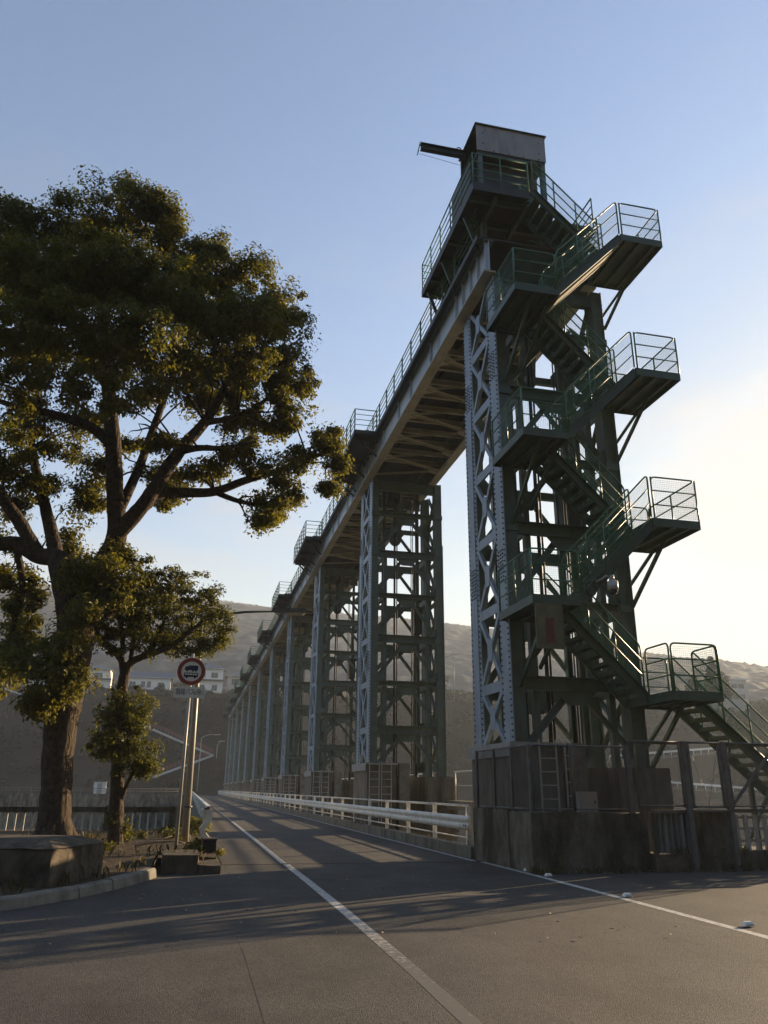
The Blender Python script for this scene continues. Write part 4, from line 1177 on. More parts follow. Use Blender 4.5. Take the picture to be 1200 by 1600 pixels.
ge = thing('guardrail_end', (.52, 20.1, .2), 'short white wavy guardrail end piece beside the parapet', 'guardrail')
wv = [(-.05, .93), (.0, .96), (.06, .86), (.075, .74), (.0, .62), (-.07, .52), (-.05, .42), (.03, .33), (.07, .24), (.03, .14), (-.05, .10)]
b = MB(); fr = [(x, z) for x, z in wv]; bk = [(x-.11, z) for x, z in reversed(wv)]
for i in range(len(wv)-1):
    (xa, za), (xb, zb) = wv[i], wv[i+1]
    b.prism([(xa-.14, 0, za), (xa, 0, za), (xb, 0, zb), (xb-.14, 0, zb)], (0, .5, 0))
b.build('end_beam', 'white', ge)
b = MB(); b.bar((-.1, .3, -.2), (-.1, .3, .9), .09, .09); b.build('post', 'white', ge)
b = MB(); b.box(-.08, -.0, -.01, .03, .95, 1.0); b.build('red_reflector', 'sign_red', ge)
bx = thing('black_box', (.56, 19.7, .2), 'black open box end on top of the mossy wall corner', 'box')
b = MB(); b.box(-.15, .15, 0, .32, .03, .29); b.build('body', 'black', bx)
b = MB(); b.box(-.17, .17, -.02, .34, .291, .33); b.build('lid', 'moss', bx)

# ================================================================ TREES
BIG_CLUMPS = [[-3.15, 21.5, 19.03, 0.92], [-4.05, 21.5, 18.47, 0.96], [-2.2, 21.5, 18.47, 0.86], [-5.03, 21.5, 17.98, 0.79], [-5.93, 21.5, 17.8, 0.74], [-6.6, 21.5, 17.44, 0.81], [-7.4, 21.5, 16.86, 0.95], [-8.05, 21.5, 15.61, 1.12], [-1.31, 21.5, 17.41, 0.77], [-0.76, 21.5, 18.0, 0.53], [-0.78, 21.5, 16.9, 0.85], [0.65, 21.5, 17.2, 0.66], [1.58, 21.5, 16.34, 0.61], [1.95, 21.5, 15.44, 0.61], [1.88, 21.5, 14.27, 0.6], [2.31, 21.5, 13.61, 0.48], [0.76, 20.0, 14.53, 0.9], [-0.15, 19.5, 14.07, 0.87], [-5.46, 19.5, 14.63, 1.04], [-4.23, 19.0, 14.49, 1.06], [-2.97, 19.0, 14.92, 1.08], [-1.78, 19.3, 14.72, 1.03], [-5.28, 18.7, 12.37, 0.93], [-4.22, 18.5, 12.59, 0.89], [-2.98, 18.5, 12.6, 0.85], [-1.87, 18.7, 12.5, 0.8], [-0.74, 19.5, 12.74, 0.74], [0.48, 20.0, 13.21, 0.77], [1.6, 21.0, 12.96, 0.5], [-6.72, 24.0, 17.64, 1.28], [-5.01, 24.3, 18.16, 1.36], [-3.12, 24.1, 18.35, 1.33], [-0.87, 23.5, 17.28, 1.09], [0.87, 23.0, 16.47, 0.86], [-6.07, 24.5, 15.35, 1.16], [-3.83, 24.5, 15.19, 1.07], [-1.52, 24.1, 15.04, 0.97], [0.6, 23.0, 14.24, 0.79], [-7.59, 22.5, 13.49, 1.32], [-6.85, 21.5, 10.63, 1.05], [-4.99, 19.0, 11.11, 0.77], [-3.89, 18.7, 11.1, 0.67], [-2.77, 18.9, 11.14, 0.56], [-5.58, 24.0, 12.58, 0.76], [-4.05, 24.0, 12.54, 0.69], [-2.19, 22.5, 13.14, 0.55], [-0.91, 22.0, 12.83, 0.51], [0.36, 21.5, 12.2, 0.65], [1.41, 21.8, 11.98, 0.62], [2.05, 21.2, 12.15, 0.5], [-0.4, 23.1, 13.93, 0.62], [-6.09, 21.5, 9.95, 0.87], [-4.82, 20.0, 9.82, 0.56], [-4.32, 23.0, 11.19, 0.58], [-3.47, 22.7, 10.53, 0.49], [-2.52, 23.0, 11.6, 0.43], [-1.38, 20.5, 10.61, 0.39], [0.17, 20.7, 10.52, 0.43], [1.11, 21.5, 10.68, 0.53], [2.02, 21.5, 10.3, 0.49], [1.5, 21.1, 9.2, 0.51], [1.35, 21.1, 8.65, 0.29], [2.01, 21.5, 9.79, 0.41], [2.9, 21.5, 11.33, 0.5], [3.37, 21.7, 11.6, 0.43], [3.51, 21.7, 10.93, 0.23], [2.39, 21.5, 10.96, 0.42], [3.27, 21.5, 10.03, 0.17], [-1.31, 21.9, 9.59, 0.37], [-0.87, 22.1, 10.25, 0.41], [-0.15, 21.9, 10.44, 0.38], [-4.9, 22.5, 9.6, 0.55], [-5.64, 22.7, 9.22, 0.55], [-3.77, 22.9, 9.16, 0.48], [-3.47, 22.7, 9.82, 0.45], [-1.82, 22.5, 10.51, 0.42], [-5.89, 22.3, 7.66, 0.77], [-5.25, 22.5, 6.95, 0.63], [-4.62, 22.3, 6.23, 0.52], [-4.95, 22.3, 5.26, 0.61], [-4.08, 20.9, 4.58, 0.47], [-5.21, 22.0, 4.37, 0.66], [-3.39, 20.6, 4.26, 0.41], [-3.51, 20.6, 3.72, 0.34], [-3.05, 20.6, 4.11, 0.31], [-3.78, 20.8, 3.35, 0.22], [-4.69, 22.7, 5.69, 0.45], [-3.14, 20.5, 6.58, 0.52], [-2.74, 20.9, 6.8, 0.53], [-2.21, 21.2, 6.82, 0.48], [-2.49, 20.7, 6.17, 0.46], [-2.97, 20.6, 5.79, 0.48], [-3.1, 20.6, 5.05, 0.38], [-1.92, 21.3, 6.34, 0.37], [-3.17, 21.9, 7.39, 0.46], [-4.03, 22.7, 8.11, 0.44], [-2.32, 21.5, 7.61, 0.31]]
SMALL_CROWN = [[-2.63, 22.32, 6.8, 0.57], [-1.88, 22.09, 7.07, 0.6], [-1.1, 22.61, 7.2, 0.62], [-0.33, 22.18, 6.82, 0.54], [0.23, 22.02, 6.15, 0.5], [0.52, 22.62, 5.58, 0.29], [-0.32, 23.55, 6.12, 0.68], [-1.35, 23.34, 6.46, 0.86], [-2.21, 23.28, 6.21, 0.7], [-2.59, 22.3, 5.38, 0.45], [-0.93, 22.87, 5.47, 0.51], [-0.04, 22.4, 5.3, 0.39], [-2.87, 22.21, 6.08, 0.45], [-1.53, 22.09, 5.39, 0.42]]
SMALL_LOWER = [[-1.71, 22.66, 3.71, 0.55], [-2.28, 23.01, 3.59, 0.45], [-2.15, 22.96, 3.0, 0.52], [-1.5, 22.95, 3.23, 0.42], [-2.35, 22.95, 2.62, 0.31], [-1.56, 22.65, 2.29, 0.58], [-1.26, 22.7, 2.07, 0.37], [-1.85, 22.86, 2.62, 0.38], [-1.7, 22.92, 0.83, 0.22], [-1.63, 22.98, 0.58, 0.18], [-1.46, 22.99, 2.68, 0.31]]
BIG_LIMBS = [[[-3.0, 21.5, 0.24, 0.458], [-3.07, 21.5, 0.73, 0.385], [-3.18, 21.5, 1.75, 0.36], [-3.25, 21.5, 2.81, 0.382], [-3.26, 21.5, 3.74, 0.453], [-3.22, 21.5, 4.71, 0.494], [-3.22, 21.5, 5.46, 0.45]], [[-3.19, 21.5, 5.21, 0.432], [-3.48, 21.5, 6.21, 0.353], [-3.79, 21.5, 7.05, 0.323], [-3.96, 21.5, 7.36, 0.256], [-4.45, 21.7, 7.45, 0.223], [-5.08, 21.8, 7.76, 0.206], [-5.62, 21.8, 7.68, 0.171]], [[-4.45, 21.7, 7.45, 0.206], [-5.03, 21.5, 8.3, 0.171], [-5.56, 21.3, 8.91, 0.154], [-6.07, 21.1, 9.42, 0.136]], [[-3.22, 21.5, 5.46, 0.4], [-3.01, 21.6, 6.43, 0.341], [-2.73, 21.7, 7.36, 0.314], [-2.55, 21.8, 8.23, 0.267], [-2.73, 21.8, 9.45, 0.235], [-2.98, 21.8, 11.01, 0.222], [-3.27, 21.7, 12.58, 0.188], [-3.62, 21.5, 14.14, 0.152], [-3.56, 21.5, 15.94, 0.097], [-3.5, 21.5, 17.85, 0.06]], [[-2.92, 21.5, 5.81, 0.286], [-2.65, 21.4, 6.06, 0.236], [-2.37, 21.25, 5.93, 0.168]], [[-2.54, 21.7, 8.2, 0.248], [-2.02, 21.3, 8.77, 0.212], [-1.65, 21.1, 9.39, 0.195], [-1.06, 20.9, 10.53, 0.18], [-0.44, 20.9, 11.5, 0.147], [0.02, 21.1, 12.7, 0.114], [0.66, 21.3, 14.66, 0.079], [1.19, 21.5, 16.03, 0.051]], [[-2.02, 21.3, 8.77, 0.176], [-1.5, 21.6, 9.46, 0.163], [-0.81, 21.7, 9.6, 0.147], [-0.01, 21.8, 9.75, 0.13], [0.89, 21.8, 10.2, 0.113], [1.71, 21.7, 10.51, 0.095], [2.65, 21.7, 11.01, 0.077], [3.61, 21.7, 11.54, 0.039]], [[-2.93, 21.8, 10.81, 0.184], [-3.45, 21.6, 11.23, 0.146], [-4.11, 21.3, 11.35, 0.126], [-4.85, 21.1, 11.4, 0.106], [-5.47, 20.9, 11.38, 0.087], [-6.22, 20.9, 11.58, 0.052]], [[-1.06, 20.9, 10.53, 0.126], [-0.54, 20.5, 10.51, 0.089], [0.15, 20.3, 10.5, 0.071], [1.02, 20.5, 10.88, 0.036]], [[-3.91, 21.6, 7.16, 0.222], [-4.31, 22.1, 8.28, 0.177], [-4.8, 22.5, 9.52, 0.146], [-5.33, 22.8, 10.99, 0.113], [-5.71, 23.0, 12.73, 0.077]], [[-3.27, 21.7, 12.58, 0.131], [-3.78, 20.9, 13.12, 0.109], [-4.4, 20.5, 14.25, 0.091], [-5.1, 20.5, 15.63, 0.055]], [[-3.44, 21.6, 13.35, 0.113], [-2.85, 22.1, 15.07, 0.099], [-2.25, 22.3, 16.72, 0.082], [-1.56, 22.1, 17.93, 0.042]], [[-2.58, 21.8, 8.89, 0.162], [-2.26, 22.4, 10.43, 0.132], [-1.99, 22.8, 12.0, 0.118], [-1.68, 23.0, 13.7, 0.102], [-1.16, 23.0, 15.66, 0.063]], [[-0.44, 20.9, 11.5, 0.11], [0.45, 21.1, 11.91, 0.075], [1.35, 21.3, 12.76, 0.058], [1.89, 21.5, 14.05, 0.04]], [[-0.01, 21.8, 9.75, 0.093], [0.65, 21.6, 9.46, 0.074], [1.37, 21.3, 9.26, 0.046]], [[-5.08, 21.8, 7.76, 0.103], [-4.78, 22.0, 6.59, 0.085], [-4.88, 22.1, 5.57, 0.067], [-4.95, 22.1, 4.56, 0.05]]]
SMALL_LIMBS = [[[-1.71, 22.8, 0.07, 0.296], [-1.75, 22.8, 0.53, 0.265], [-1.85, 22.8, 1.62, 0.236], [-1.95, 22.8, 2.91, 0.206], [-2.0, 22.8, 3.92, 0.192], [-2.0, 22.8, 4.52, 0.194]], [[-1.99, 22.8, 4.44, 0.158], [-2.12, 22.8, 4.95, 0.142], [-2.52, 23.0, 5.32, 0.125], [-2.92, 23.1, 5.77, 0.09], [-3.02, 23.1, 6.59, 0.055]], [[-1.99, 22.8, 4.44, 0.158], [-1.85, 22.7, 4.86, 0.141], [-1.35, 22.5, 5.08, 0.124], [-0.85, 22.4, 5.3, 0.106], [-0.29, 22.4, 5.78, 0.072], [0.11, 22.5, 6.27, 0.036]], [[-1.85, 22.7, 4.86, 0.106], [-1.87, 22.9, 5.43, 0.09], [-1.82, 23.0, 5.99, 0.073], [-1.73, 23.0, 6.84, 0.037]], [[-2.12, 22.8, 4.95, 0.106], [-2.16, 23.0, 5.52, 0.09], [-2.39, 23.2, 6.28, 0.073], [-2.56, 23.2, 7.02, 0.037]], [[-1.35, 22.5, 5.08, 0.088], [-1.23, 22.8, 5.53, 0.072], [-1.12, 23.0, 6.03, 0.055], [-0.93, 23.1, 6.91, 0.037]], [[-1.85, 22.8, 2.1, 0.119], [-1.69, 22.7, 2.75, 0.085], [-1.63, 22.65, 3.24, 0.052]], [[-1.74, 22.8, 1.15, 0.1], [-1.64, 22.7, 1.54, 0.084], [-1.47, 22.6, 2.02, 0.051]]]


def leaf_cloud(name, clumps, per_m2, size, m, parent, sub=.32, flat=.85, seed=1, shell=.45, droop=.35, dens=5.0, sprays=2, thin=None):
    """Many small folded leaf faces gathered in tufts through each clump's volume."""
    r = np.random.default_rng(seed); allc, outw = [], []
    full = []
    for x, y, z, rad in clumps:                     # each clump throws off a few ragged sprays
        full.append((x, y, z, rad))
        for _ in range(sprays):
            d = r.normal(size=3); d /= np.linalg.norm(d)
            q = rad*r.uniform(.75, 1.15); full.append((x + d[0]*q, y + d[1]*q, z + d[2]*q*.8, rad*r.uniform(.22, .42)))
    for x, y, z, rad in full:
        nt = max(4, int(dens*(thin[1] if thin and z < thin[0] else 1)*(rad/sub)**2))
        st_ = r.uniform(.78, 1.28, 3)
        d = r.normal(size=(nt, 3)); d /= np.linalg.norm(d, axis=1)[:, None]
        rr = rad*(shell + (1-shell)*r.random(nt)**.6)*(1 + .16*r.standard_normal(nt))
        c = np.array([x, y, z]) + d*rr[:, None]*np.array([1, 1, flat])*st_
        nl = np.maximum(6, (per_m2*sub*sub*4*(.45 + 1.1*r.random(nt))).astype(int))
        tr = sub*(.5 + .95*r.random(nt))
        idx = np.repeat(np.arange(nt), nl)
        p = r.normal(size=(len(idx), 3)); p /= np.linalg.norm(p, axis=1)[:, None]
        p *= (r.random(len(idx))**.42)[:, None]*(1 + .25*np.abs(r.standard_normal(len(idx)))[:, None]*(r.random(len(idx)) < .2)[:, None])
        p[:, 2] *= .72
        allc.append(c[idx] + p*tr[idx][:, None]); outw.append(d[idx]*.6 + p*.8)
    P = np.concatenate(allc); O = np.concatenate(outw); n = len(P)
    nrm = O + np.array([0, 0, .7]) + r.normal(size=(n, 3))*.55; nrm /= np.linalg.norm(nrm, axis=1)[:, None]
    ax = r.normal(size=(n, 3)) + O*.5 + np.array([0, 0, -droop]); ax -= nrm*(ax*nrm).sum(1)[:, None]; ax /= np.linalg.norm(ax, axis=1)[:, None]
    sd = np.cross(nrm, ax); L = size*(.5 + .95*r.random(n))[:, None]; W = L*.24
    v = np.empty((n, 4, 3)); v[:, 0] = P - ax*L*.5; v[:, 1] = P + sd*W + nrm*W*.35; v[:, 2] = P + ax*L*.5 - nrm*L*.12; v[:, 3] = P - sd*W + nrm*W*.35
    me = bpy.data.meshes.new(name); me.vertices.add(n*4); me.vertices.foreach_set('co', v.ravel())
    me.loops.add(n*6); i0 = np.arange(n)*4
    me.loops.foreach_set('vertex_index', np.stack([i0, i0+1, i0+2, i0, i0+2, i0+3], 1).ravel().astype(np.int32))
    me.polygons.add(n*2); me.polygons.foreach_set('loop_start', (np.arange(n*2)*3).astype(np.int32))
    me.materials.append(M[m]); me.update(calc_edges=True); me.validate()
    return obj(name, me, parent)

def limb_mesh(limbs, jitter=.0, n=14, seed=2):
    r = random.Random(seed); mb = MB()
    for L in limbs:
        P = [Vector(p[:3]) for p in L]; rad = [p[3] for p in L]; pts, rs = [], []
        for i in range(len(P)-1):
            p0, p1, p2, p3 = P[max(i-1, 0)], P[i], P[i+1], P[min(i+2, len(P)-1)]
            for k in range(6):
                t = k/6; q = .5*((2*p1) + (p2-p0)*t + (2*p0-5*p1+4*p2-p3)*t*t + (3*p1-p0-3*p2+p3)*t**3)
                w = rad[i]*(1-t) + rad[i+1]*t
                pts.append(q + Vector((r.uniform(-1, 1), r.uniform(-1, 1), 0))*w*.05); rs.append(w*(1 + r.uniform(-.03, .03)))
        pts.append(P[-1]); rs.append(rad[-1])
        mb.pipe(pts, rs, n if rad[0] > .12 else 7)
    return mb

def tree_twigs(clumps, limbs, seed=5, k=2, r0=.022):
    """Thin twigs from the limbs into each foliage clump."""
    rr = random.Random(seed); mb = MB()
    nodes = [Vector(p[:3]) for L in limbs for p in L]
    for x, y, z, rad in clumps:
        c = Vector((x, y, z)); nn = sorted(nodes, key=lambda q: (q-c).length)[:3]
        for j in range(k):
            a = rr.choice(nn); e = c + Vector((rr.uniform(-.5, .5), rr.uniform(-.5, .5), rr.uniform(-.4, .5)))*rad
            m_ = a.lerp(e, .55) + Vector((rr.uniform(-.25, .25), rr.uniform(-.25, .25), rr.uniform(.0, .3)))
            pts = [a, a.lerp(m_, .5) + Vector((0, 0, .05)), m_, m_.lerp(e, .6) + Vector((rr.uniform(-.1, .1), 0, .03)), e]
            mb.pipe(pts, [r0*1.5, r0*1.3, r0, r0*.7, r0*.3], 5)
    return mb

bt = thing('camphor_tree', (-3.05, 21.5, .15), 'large spreading evergreen tree with a thick lit trunk at left', 'tree'); BO = Vector((-3.05, 21.5, .15))
def rel(lst, o): return [[p[0]-o.x, p[1]-o.y, p[2]-o.z, p[3]] for p in lst]
bl = [rel(L, BO) for L in BIG_LIMBS]
trunk = limb_mesh(bl, n=18)
# root flare
for a in range(6):
    an = a*1.05 + .3
    trunk.pipe([(0, 0, .75), (.33*math.cos(an), .33*math.sin(an), .32), (.78*math.cos(an), .78*math.sin(an), -.06)], [.30, .2, .07], 9)
tr_o = trunk.build('trunk', 'bark', bt)
bc = rel(BIG_CLUMPS, BO)
tree_twigs(bc, bl, 5, 2).build('twigs', 'bark', bt)
leaf_cloud('crown', bc, 205, .12, 'leaf', bt, sub=.33, seed=3, shell=.40, dens=5.4, sprays=3, thin=(11.8, .5))

sm_t = thing('small_tree', (-1.75, 22.8, .12), 'small bushy evergreen tree with clumps of leaves low on its trunk', 'tree'); SO = Vector((-1.75, 22.8, .12))
sl2 = [[[p[0], p[1], p[2], p[3]*.74] for p in rel(L, SO)] for L in SMALL_LIMBS]
limb_mesh(sl2, n=12, seed=8).build('trunk', 'bark', sm_t)
sc2 = rel(SMALL_CROWN, SO); sl3 = rel(SMALL_LOWER, SO)
tree_twigs(sc2, sl2, 9, 2, .014).build('twigs', 'bark', sm_t)
leaf_cloud('crown', sc2, 230, .095, 'leaf2', sm_t, sub=.24, seed=6, shell=.3)
leaf_cloud('lower_foliage', sl3, 260, .09, 'leaf2', sm_t, sub=.2, seed=7, shell=.25)

# low planting and dry grass on the bed
lc = []
for i in range(9):
    x = random.uniform(-1.9, .2); y = random.uniform(18.8, 29.5)
    lc.append([x, y, .25 + random.uniform(0, .1), random.uniform(.1, .24)])
stuff(leaf_cloud('ground_cover', lc, 260, .075, 'leaf2', None, sub=.14, seed=21, shell=.2, flat=.6))
tag(leaf_cloud('round_shrub', [[.38, 27.6, .45, .42], [.15, 28.2, .42, .36], [.5, 28.5, .4, .34]], 300, .07, 'leaf2', None, sub=.18, seed=22, shell=.3), 'dark round shrub at the foot of the lamp post beside the parapet', 'shrub')
tag(leaf_cloud('flowering_weed', [[.28, 19.6, .34, .12], [.78, 19.75, .26, .08], [.3, 20.0, .42, .12]], 330, .07, 'leaf', None, sub=.1, seed=23, shell=.2), 'small sunlit weeds around the black box and guardrail end', 'weeds')
def grass(name, spots, seed, h=.18, m='grass'):
    r = random.Random(seed); mb = MB()
    for (x, y, z, n, sp) in spots:
        for _ in range(n):
            px, py = x + r.gauss(0, sp), y + r.gauss(0, sp); hh_ = h*r.uniform(.5, 1.4); a = r.uniform(0, 6.28); lx, ly = math.cos(a)*hh_*.5, math.sin(a)*hh_*.5; w = .006
            mb.add([(px-w*math.sin(a), py+w*math.cos(a), z-.02), (px+w*math.sin(a), py-w*math.cos(a), z-.02), (px+lx*.35, py+ly*.35, z+hh_*.75), (px+lx, py+ly, z+hh_)], [(0, 1, 2), (0, 2, 3)])
    return stuff(mb.build(name, m))
spots = [(random.uniform(-4.5, .3), random.uniform(16.5, 27), .2, 30, .25) for _ in range(22)] + [(p.x-.3, p.y+.3, .15, 14, .12) for p in kpts]
grass('grass', spots, 3)
grass('verge_weeds', [(random.uniform(7.0, 12.5), 16.35 + random.uniform(-.12, .05), .0, 9, .07) for _ in range(34)] + [(random.uniform(9.8, 12), 16.3, .35, 8, .08) for _ in range(10)] + [(7.15, 19 + i*1.7, .26, 5, .06) for i in range(16)], 4, .12)
# fallen leaves and grit on the bed and along the verge
lt = MB(); r_ = random.Random(77)
for _ in range(1500):
    if r_.random() < .6: x, y, z = r_.uniform(-4.2, .5), r_.uniform(15.5, 24), .0; z = .15 + max(0, min(1, (y-14)/8))*.10 + .05
    elif r_.random() < .5: x, y, z = r_.uniform(7.0, 12.5), 16.45 - abs(r_.gauss(0, .18)), .02
    else: x, y, z = r_.uniform(-2, 7), r_.uniform(9, 18), .024
    if z < .05 and r_.random() < .75: continue
    if z > .1 and (y < 18.8 and x > -1.3 or y < 16.8 and x > -2.4): continue
    a = r_.uniform(0, 6.28); s_ = r_.uniform(.02, .05); c_, d_ = math.cos(a)*s_, math.sin(a)*s_
    lt.add([(x-c_, y-d_, z), (x+d_*.5, y-c_*.5, z+.012), (x+c_, y+d_, z+.004), (x-d_*.5, y+c_*.5, z+.015)], [(0, 1, 2, 3)])
stuff(lt.build('leaf_litter', 'timber'))
lg = thing('fallen_branch', (-.6, 20.6, .33), 'broken pale branch lying on the planted bed near the sign', 'branch')
b = MB(); b.pipe([(-.5, 0, .02), (-.1, .05, .07), (.35, .02, .1), (.6, -.05, .06)], [.035, .03, .025, .012], 7); b.pipe([(0, .05, .07), (.15, .2, .16), (.3, .24, .2)], [.02, .015, .006], 6); b.build('wood', 'timber', lg)

# ================================================================ FAR BANK
rw_ = thing('river_wall', (-18, 150, 0), 'long low concrete river wall beyond the picket fence', 'wall')
b = MB(); b.box(-40, 17.3, 0, 1.2, -9, .62); b.build('wall', 'plinth', rw_)
b = MB(); b.cyl((-40, .3, 1.5), (17, .3, 1.5), .05, 6); b.cyl((-40, .3, 1.1), (17, .3, 1.1), .04, 6)
for i in range(29): b.cyl((-40+i*2, .3, .62), (-40+i*2, .3, 1.5), .04, 6)
b.build('railing', 'galv_dark', rw_)
sh = thing('river_shed', (-15.2, 152.5, .0), 'small white shed on the far river wall', 'shed')
b = MB(); b.box(-1.0, 1.0, -.8, .8, 0, 2.6); b.build('wall', 'house_wall', sh); b = MB(); b.box(-1.15, 1.15, -1.0, 1.0, 2.601, 2.75); b.build('roof', 'roof', sh); b = MB(); b.box(-.4, .4, -.83, -.801, .62, 2.3); b.build('door', 'galv', sh)
lt_ = thing('lattice_mast', (-20.5, 152, .6), 'thin grey lattice mast beside the white river shed', 'mast')
b = MB()
for x in (-.35, .35): b.bar((x, 0, 0), (x*.6, 0, 7.5), .07, .07)
for i in range(7): b.bar((-.33, 0, i), (.3, 0, i+1), .04, .04); b.bar((-.3, 0, i+1), (.3, 0, i+1), .04, .04)
b.build('frame', 'galv', lt_)

def ramp(label, pts, w=1.6):
    t = thing('zigzag_ramp', pts[0], label, 'ramp'); o0 = Vector(pts[0])
    for a, c in zip(pts[:-1], pts[1:]):
        a, c = Vector(a)-o0, Vector(c)-o0
        b = MB(); b.bar(a, c, w, .45); b.build('ramp_slab', 'house_grey', t)
        rb = MB(); up = Vector((0, -w/2, 0))
        for h in (.55, .9, 1.25): rb.bar(a + up + V(0, 0, h+.3), c + up + V(0, 0, h+.3), .08, .10)
        ro = rb.build('railing', 'red', t)
        n = int((c-a).length/1.1)
        pm2 = MB(); pm2.bar((0, 0, .25), (0, 0, 1.6), .10, .08); me = pm2.mesh('post', 'red')
        for k in range(n+1): obj('post', me, ro, a.lerp(c, k/n) + up)
ramp('zigzag stair ramp with red railings on the far bank', [(-24.6, 227.0, 21.6), (-11.4, 223.8, 16.6), (5.3, 218.8, 9.8), (-9.0, 214.6, 4.2)])
ramp('upper red railed ramp on the far bank behind the big tree', [(-60, 231.5, 29.2), (-42.9, 229.3, 24.2), (-37, 228.4, 22.6)])
def small_lamp(p, h, label, arm=4.5):
    t = thing('street_lamp', p, label, 'street lamp'); b = MB(); b.cyl((0, 0, 0), (0, 0, h), .12, 8, .08)
    if arm: b.pipe([(0, 0, h-.2), (.4, 0, h+.2), (arm*.6, 0, h+.75), (arm, 0, h+.8)], .08, 6)
    b.build('pole', 'pole', t)
    b = MB(); b.bar((arm, 0, h+.78), (arm+1.6, 0, h+.86), .35, .22); b.build('lamp_head', 'pole', t)
small_lamp((2.0, 214.5, 0), 14.0, 'far street lamp with an arm at the end of the dam road', 3.2)
small_lamp((6.3, 219, 9), 3.6, 'small lamp beside the corner of the red zigzag ramp', .3)

def house(loc, w, d, h, label, wall='house_wall', wins=(), rz=0, roof_h=1.6, hip=True, storeys=1):
    t = thing('house', loc, label, 'house', 'houses on the far bank', rz)
    b = MB(); b.box(-w/2, w/2, 0, d, -2.5, h); b.build('wall', wall, t)
    b = MB(); e = .7
    if hip:
        i = min(w, d)*.45
        b.add([(-w/2-e, -e, h), (w/2+e, -e, h), (w/2+e, d+e, h), (-w/2-e, d+e, h), (-w/2+i, d/2, h+roof_h), (w/2-i, d/2, h+roof_h)], [(0, 1, 5, 4), (1, 2, 5), (2, 3, 4, 5), (3, 0, 4), (3, 2, 1, 0)])
    else:
        b.add([(-w/2-e, -e, h-.2), (w/2+e, -e, h-.2), (w/2+e, d+e, h-.2), (-w/2-e, d+e, h-.2), (-w/2-e, d/2, h+roof_h), (w/2+e, d/2, h+roof_h)], [(0, 1, 5, 4), (1, 2, 5), (2, 3, 4, 5), (3, 0, 4), (3, 2, 1, 0)])
    rf = b.build('roof', 'roof', t)
    b = MB(); b.box(-w/2-e, w/2+e, -e-.06, -e-.01, h-.22, h+.02); b.build('gutter', 'galv', rf)
    if storeys == 2:
        b = MB(); b.box(-w/2-.5, w/2+.5, -1.1, -.01, h*.52, h*.52+.3); b.build('porch_roof', 'roof', t)
    for (x, z, ww, wh) in wins:
        b = MB(); b.box(x-ww/2-.12, x+ww/2+.12, -.08, -.002, z-wh/2-.12, z-wh/2); b.box(x-ww/2-.12, x+ww/2+.12, -.08, -.002, z+wh/2, z+wh/2+.12)
        b.box(x-ww/2-.12, x-ww/2, -.08, -.002, z-wh/2, z+wh/2); b.box(x+ww/2, x+ww/2+.12, -.08, -.002, z-wh/2, z+wh/2); b.box(x-.04, x+.04, -.06, -.02, z-wh/2, z+wh/2)
        wo = b.build('window', 'galv', t)
        b = MB(); b.box(x-ww/2, x+ww/2, -.03, -.004, z-wh/2, z+wh/2); b.build('pane', 'glass', wo)
house((-14.5, 240, 27.8), 13, 7, 4.2, 'long low white house left of the round sign on the far bank', wins=((-4, 2.2, 1.6, 1.2), (-1, 2.2, .9, 1.6), (.6, 2.2, .9, 1.6), (4, 2.2, 1.4, 1.2)), roof_h=2.0, hip=False)
house((3.0, 242, 28.0), 8.2, 7, 7.6, 'tall two-storey white house right behind the round sign', wins=((-2, 5.6, 1.8, 1.4), (1.6, 5.6, 1.8, 1.4), (-2, 1.9, 1.6, 1.4), (1.8, 1.9, 1.4, 1.6)), storeys=2, roof_h=1.9)
house((12.2, 246, 28.4), 7.0, 7, 5.8, 'grey house with a balcony beside the tops of the farthest towers', wall='house_grey', wins=((0, 4.0, 4.6, 1.7), (-1.5, 1.2, 1.4, 1.4)), roof_h=1.7)
house((-30, 241, 27.8), 10, 7, 6.2, 'white two-storey house seen between the tree trunks on the far bank', wins=((-2.5, 4.4, 1.6, 1.3), (2, 4.4, 1.6, 1.3), (0, 1.6, 3, 1.5)), storeys=2)
house((-45, 243, 27.8), 11, 7, 5.0, 'pale house at far left behind the big tree foliage', wall='house_grey', wins=((-3, 2.6, 2, 1.4), (2.5, 2.6, 2, 1.4)))
bd = thing('flat_building', (187, 250, 33), 'grey flat-roofed block above the right end of the far bank', 'building')
b = MB(); b.box(-6.5, 6.5, 0, 10, -4, 7.2); b.build('wall', 'house_grey', bd); b = MB(); b.box(-7, 7, -.6, 10.5, 7.201, 7.7); b.build('roof', 'house_wall', bd)
for z in (1.2, 4.9):
    for x in (-4.2, -1.4, 1.4, 4.2):
        b = MB(); b.box(x-1.1, x+1.1, -.06, -.002, z-.8, z+.8); b.build('window', 'glass', bd)
wb = thing('warehouse', (204, 238, 30), 'small white gabled warehouse at the right picture edge', 'building')
b = MB(); b.prism([(-3, 0, -4), (8, 0, -4), (8, 0, 9), (2.5, 0, 13.2), (-3, 0, 9)], (0, 9, 0)); b.build('wall', 'house_wall', wb)
b = MB(); b.bar((-3.6, 4.5, 8.75), (2.5, 4.5, 13.5), 10, .25, up=(0, 0, 1)); b.build('roof', 'roof', wb)
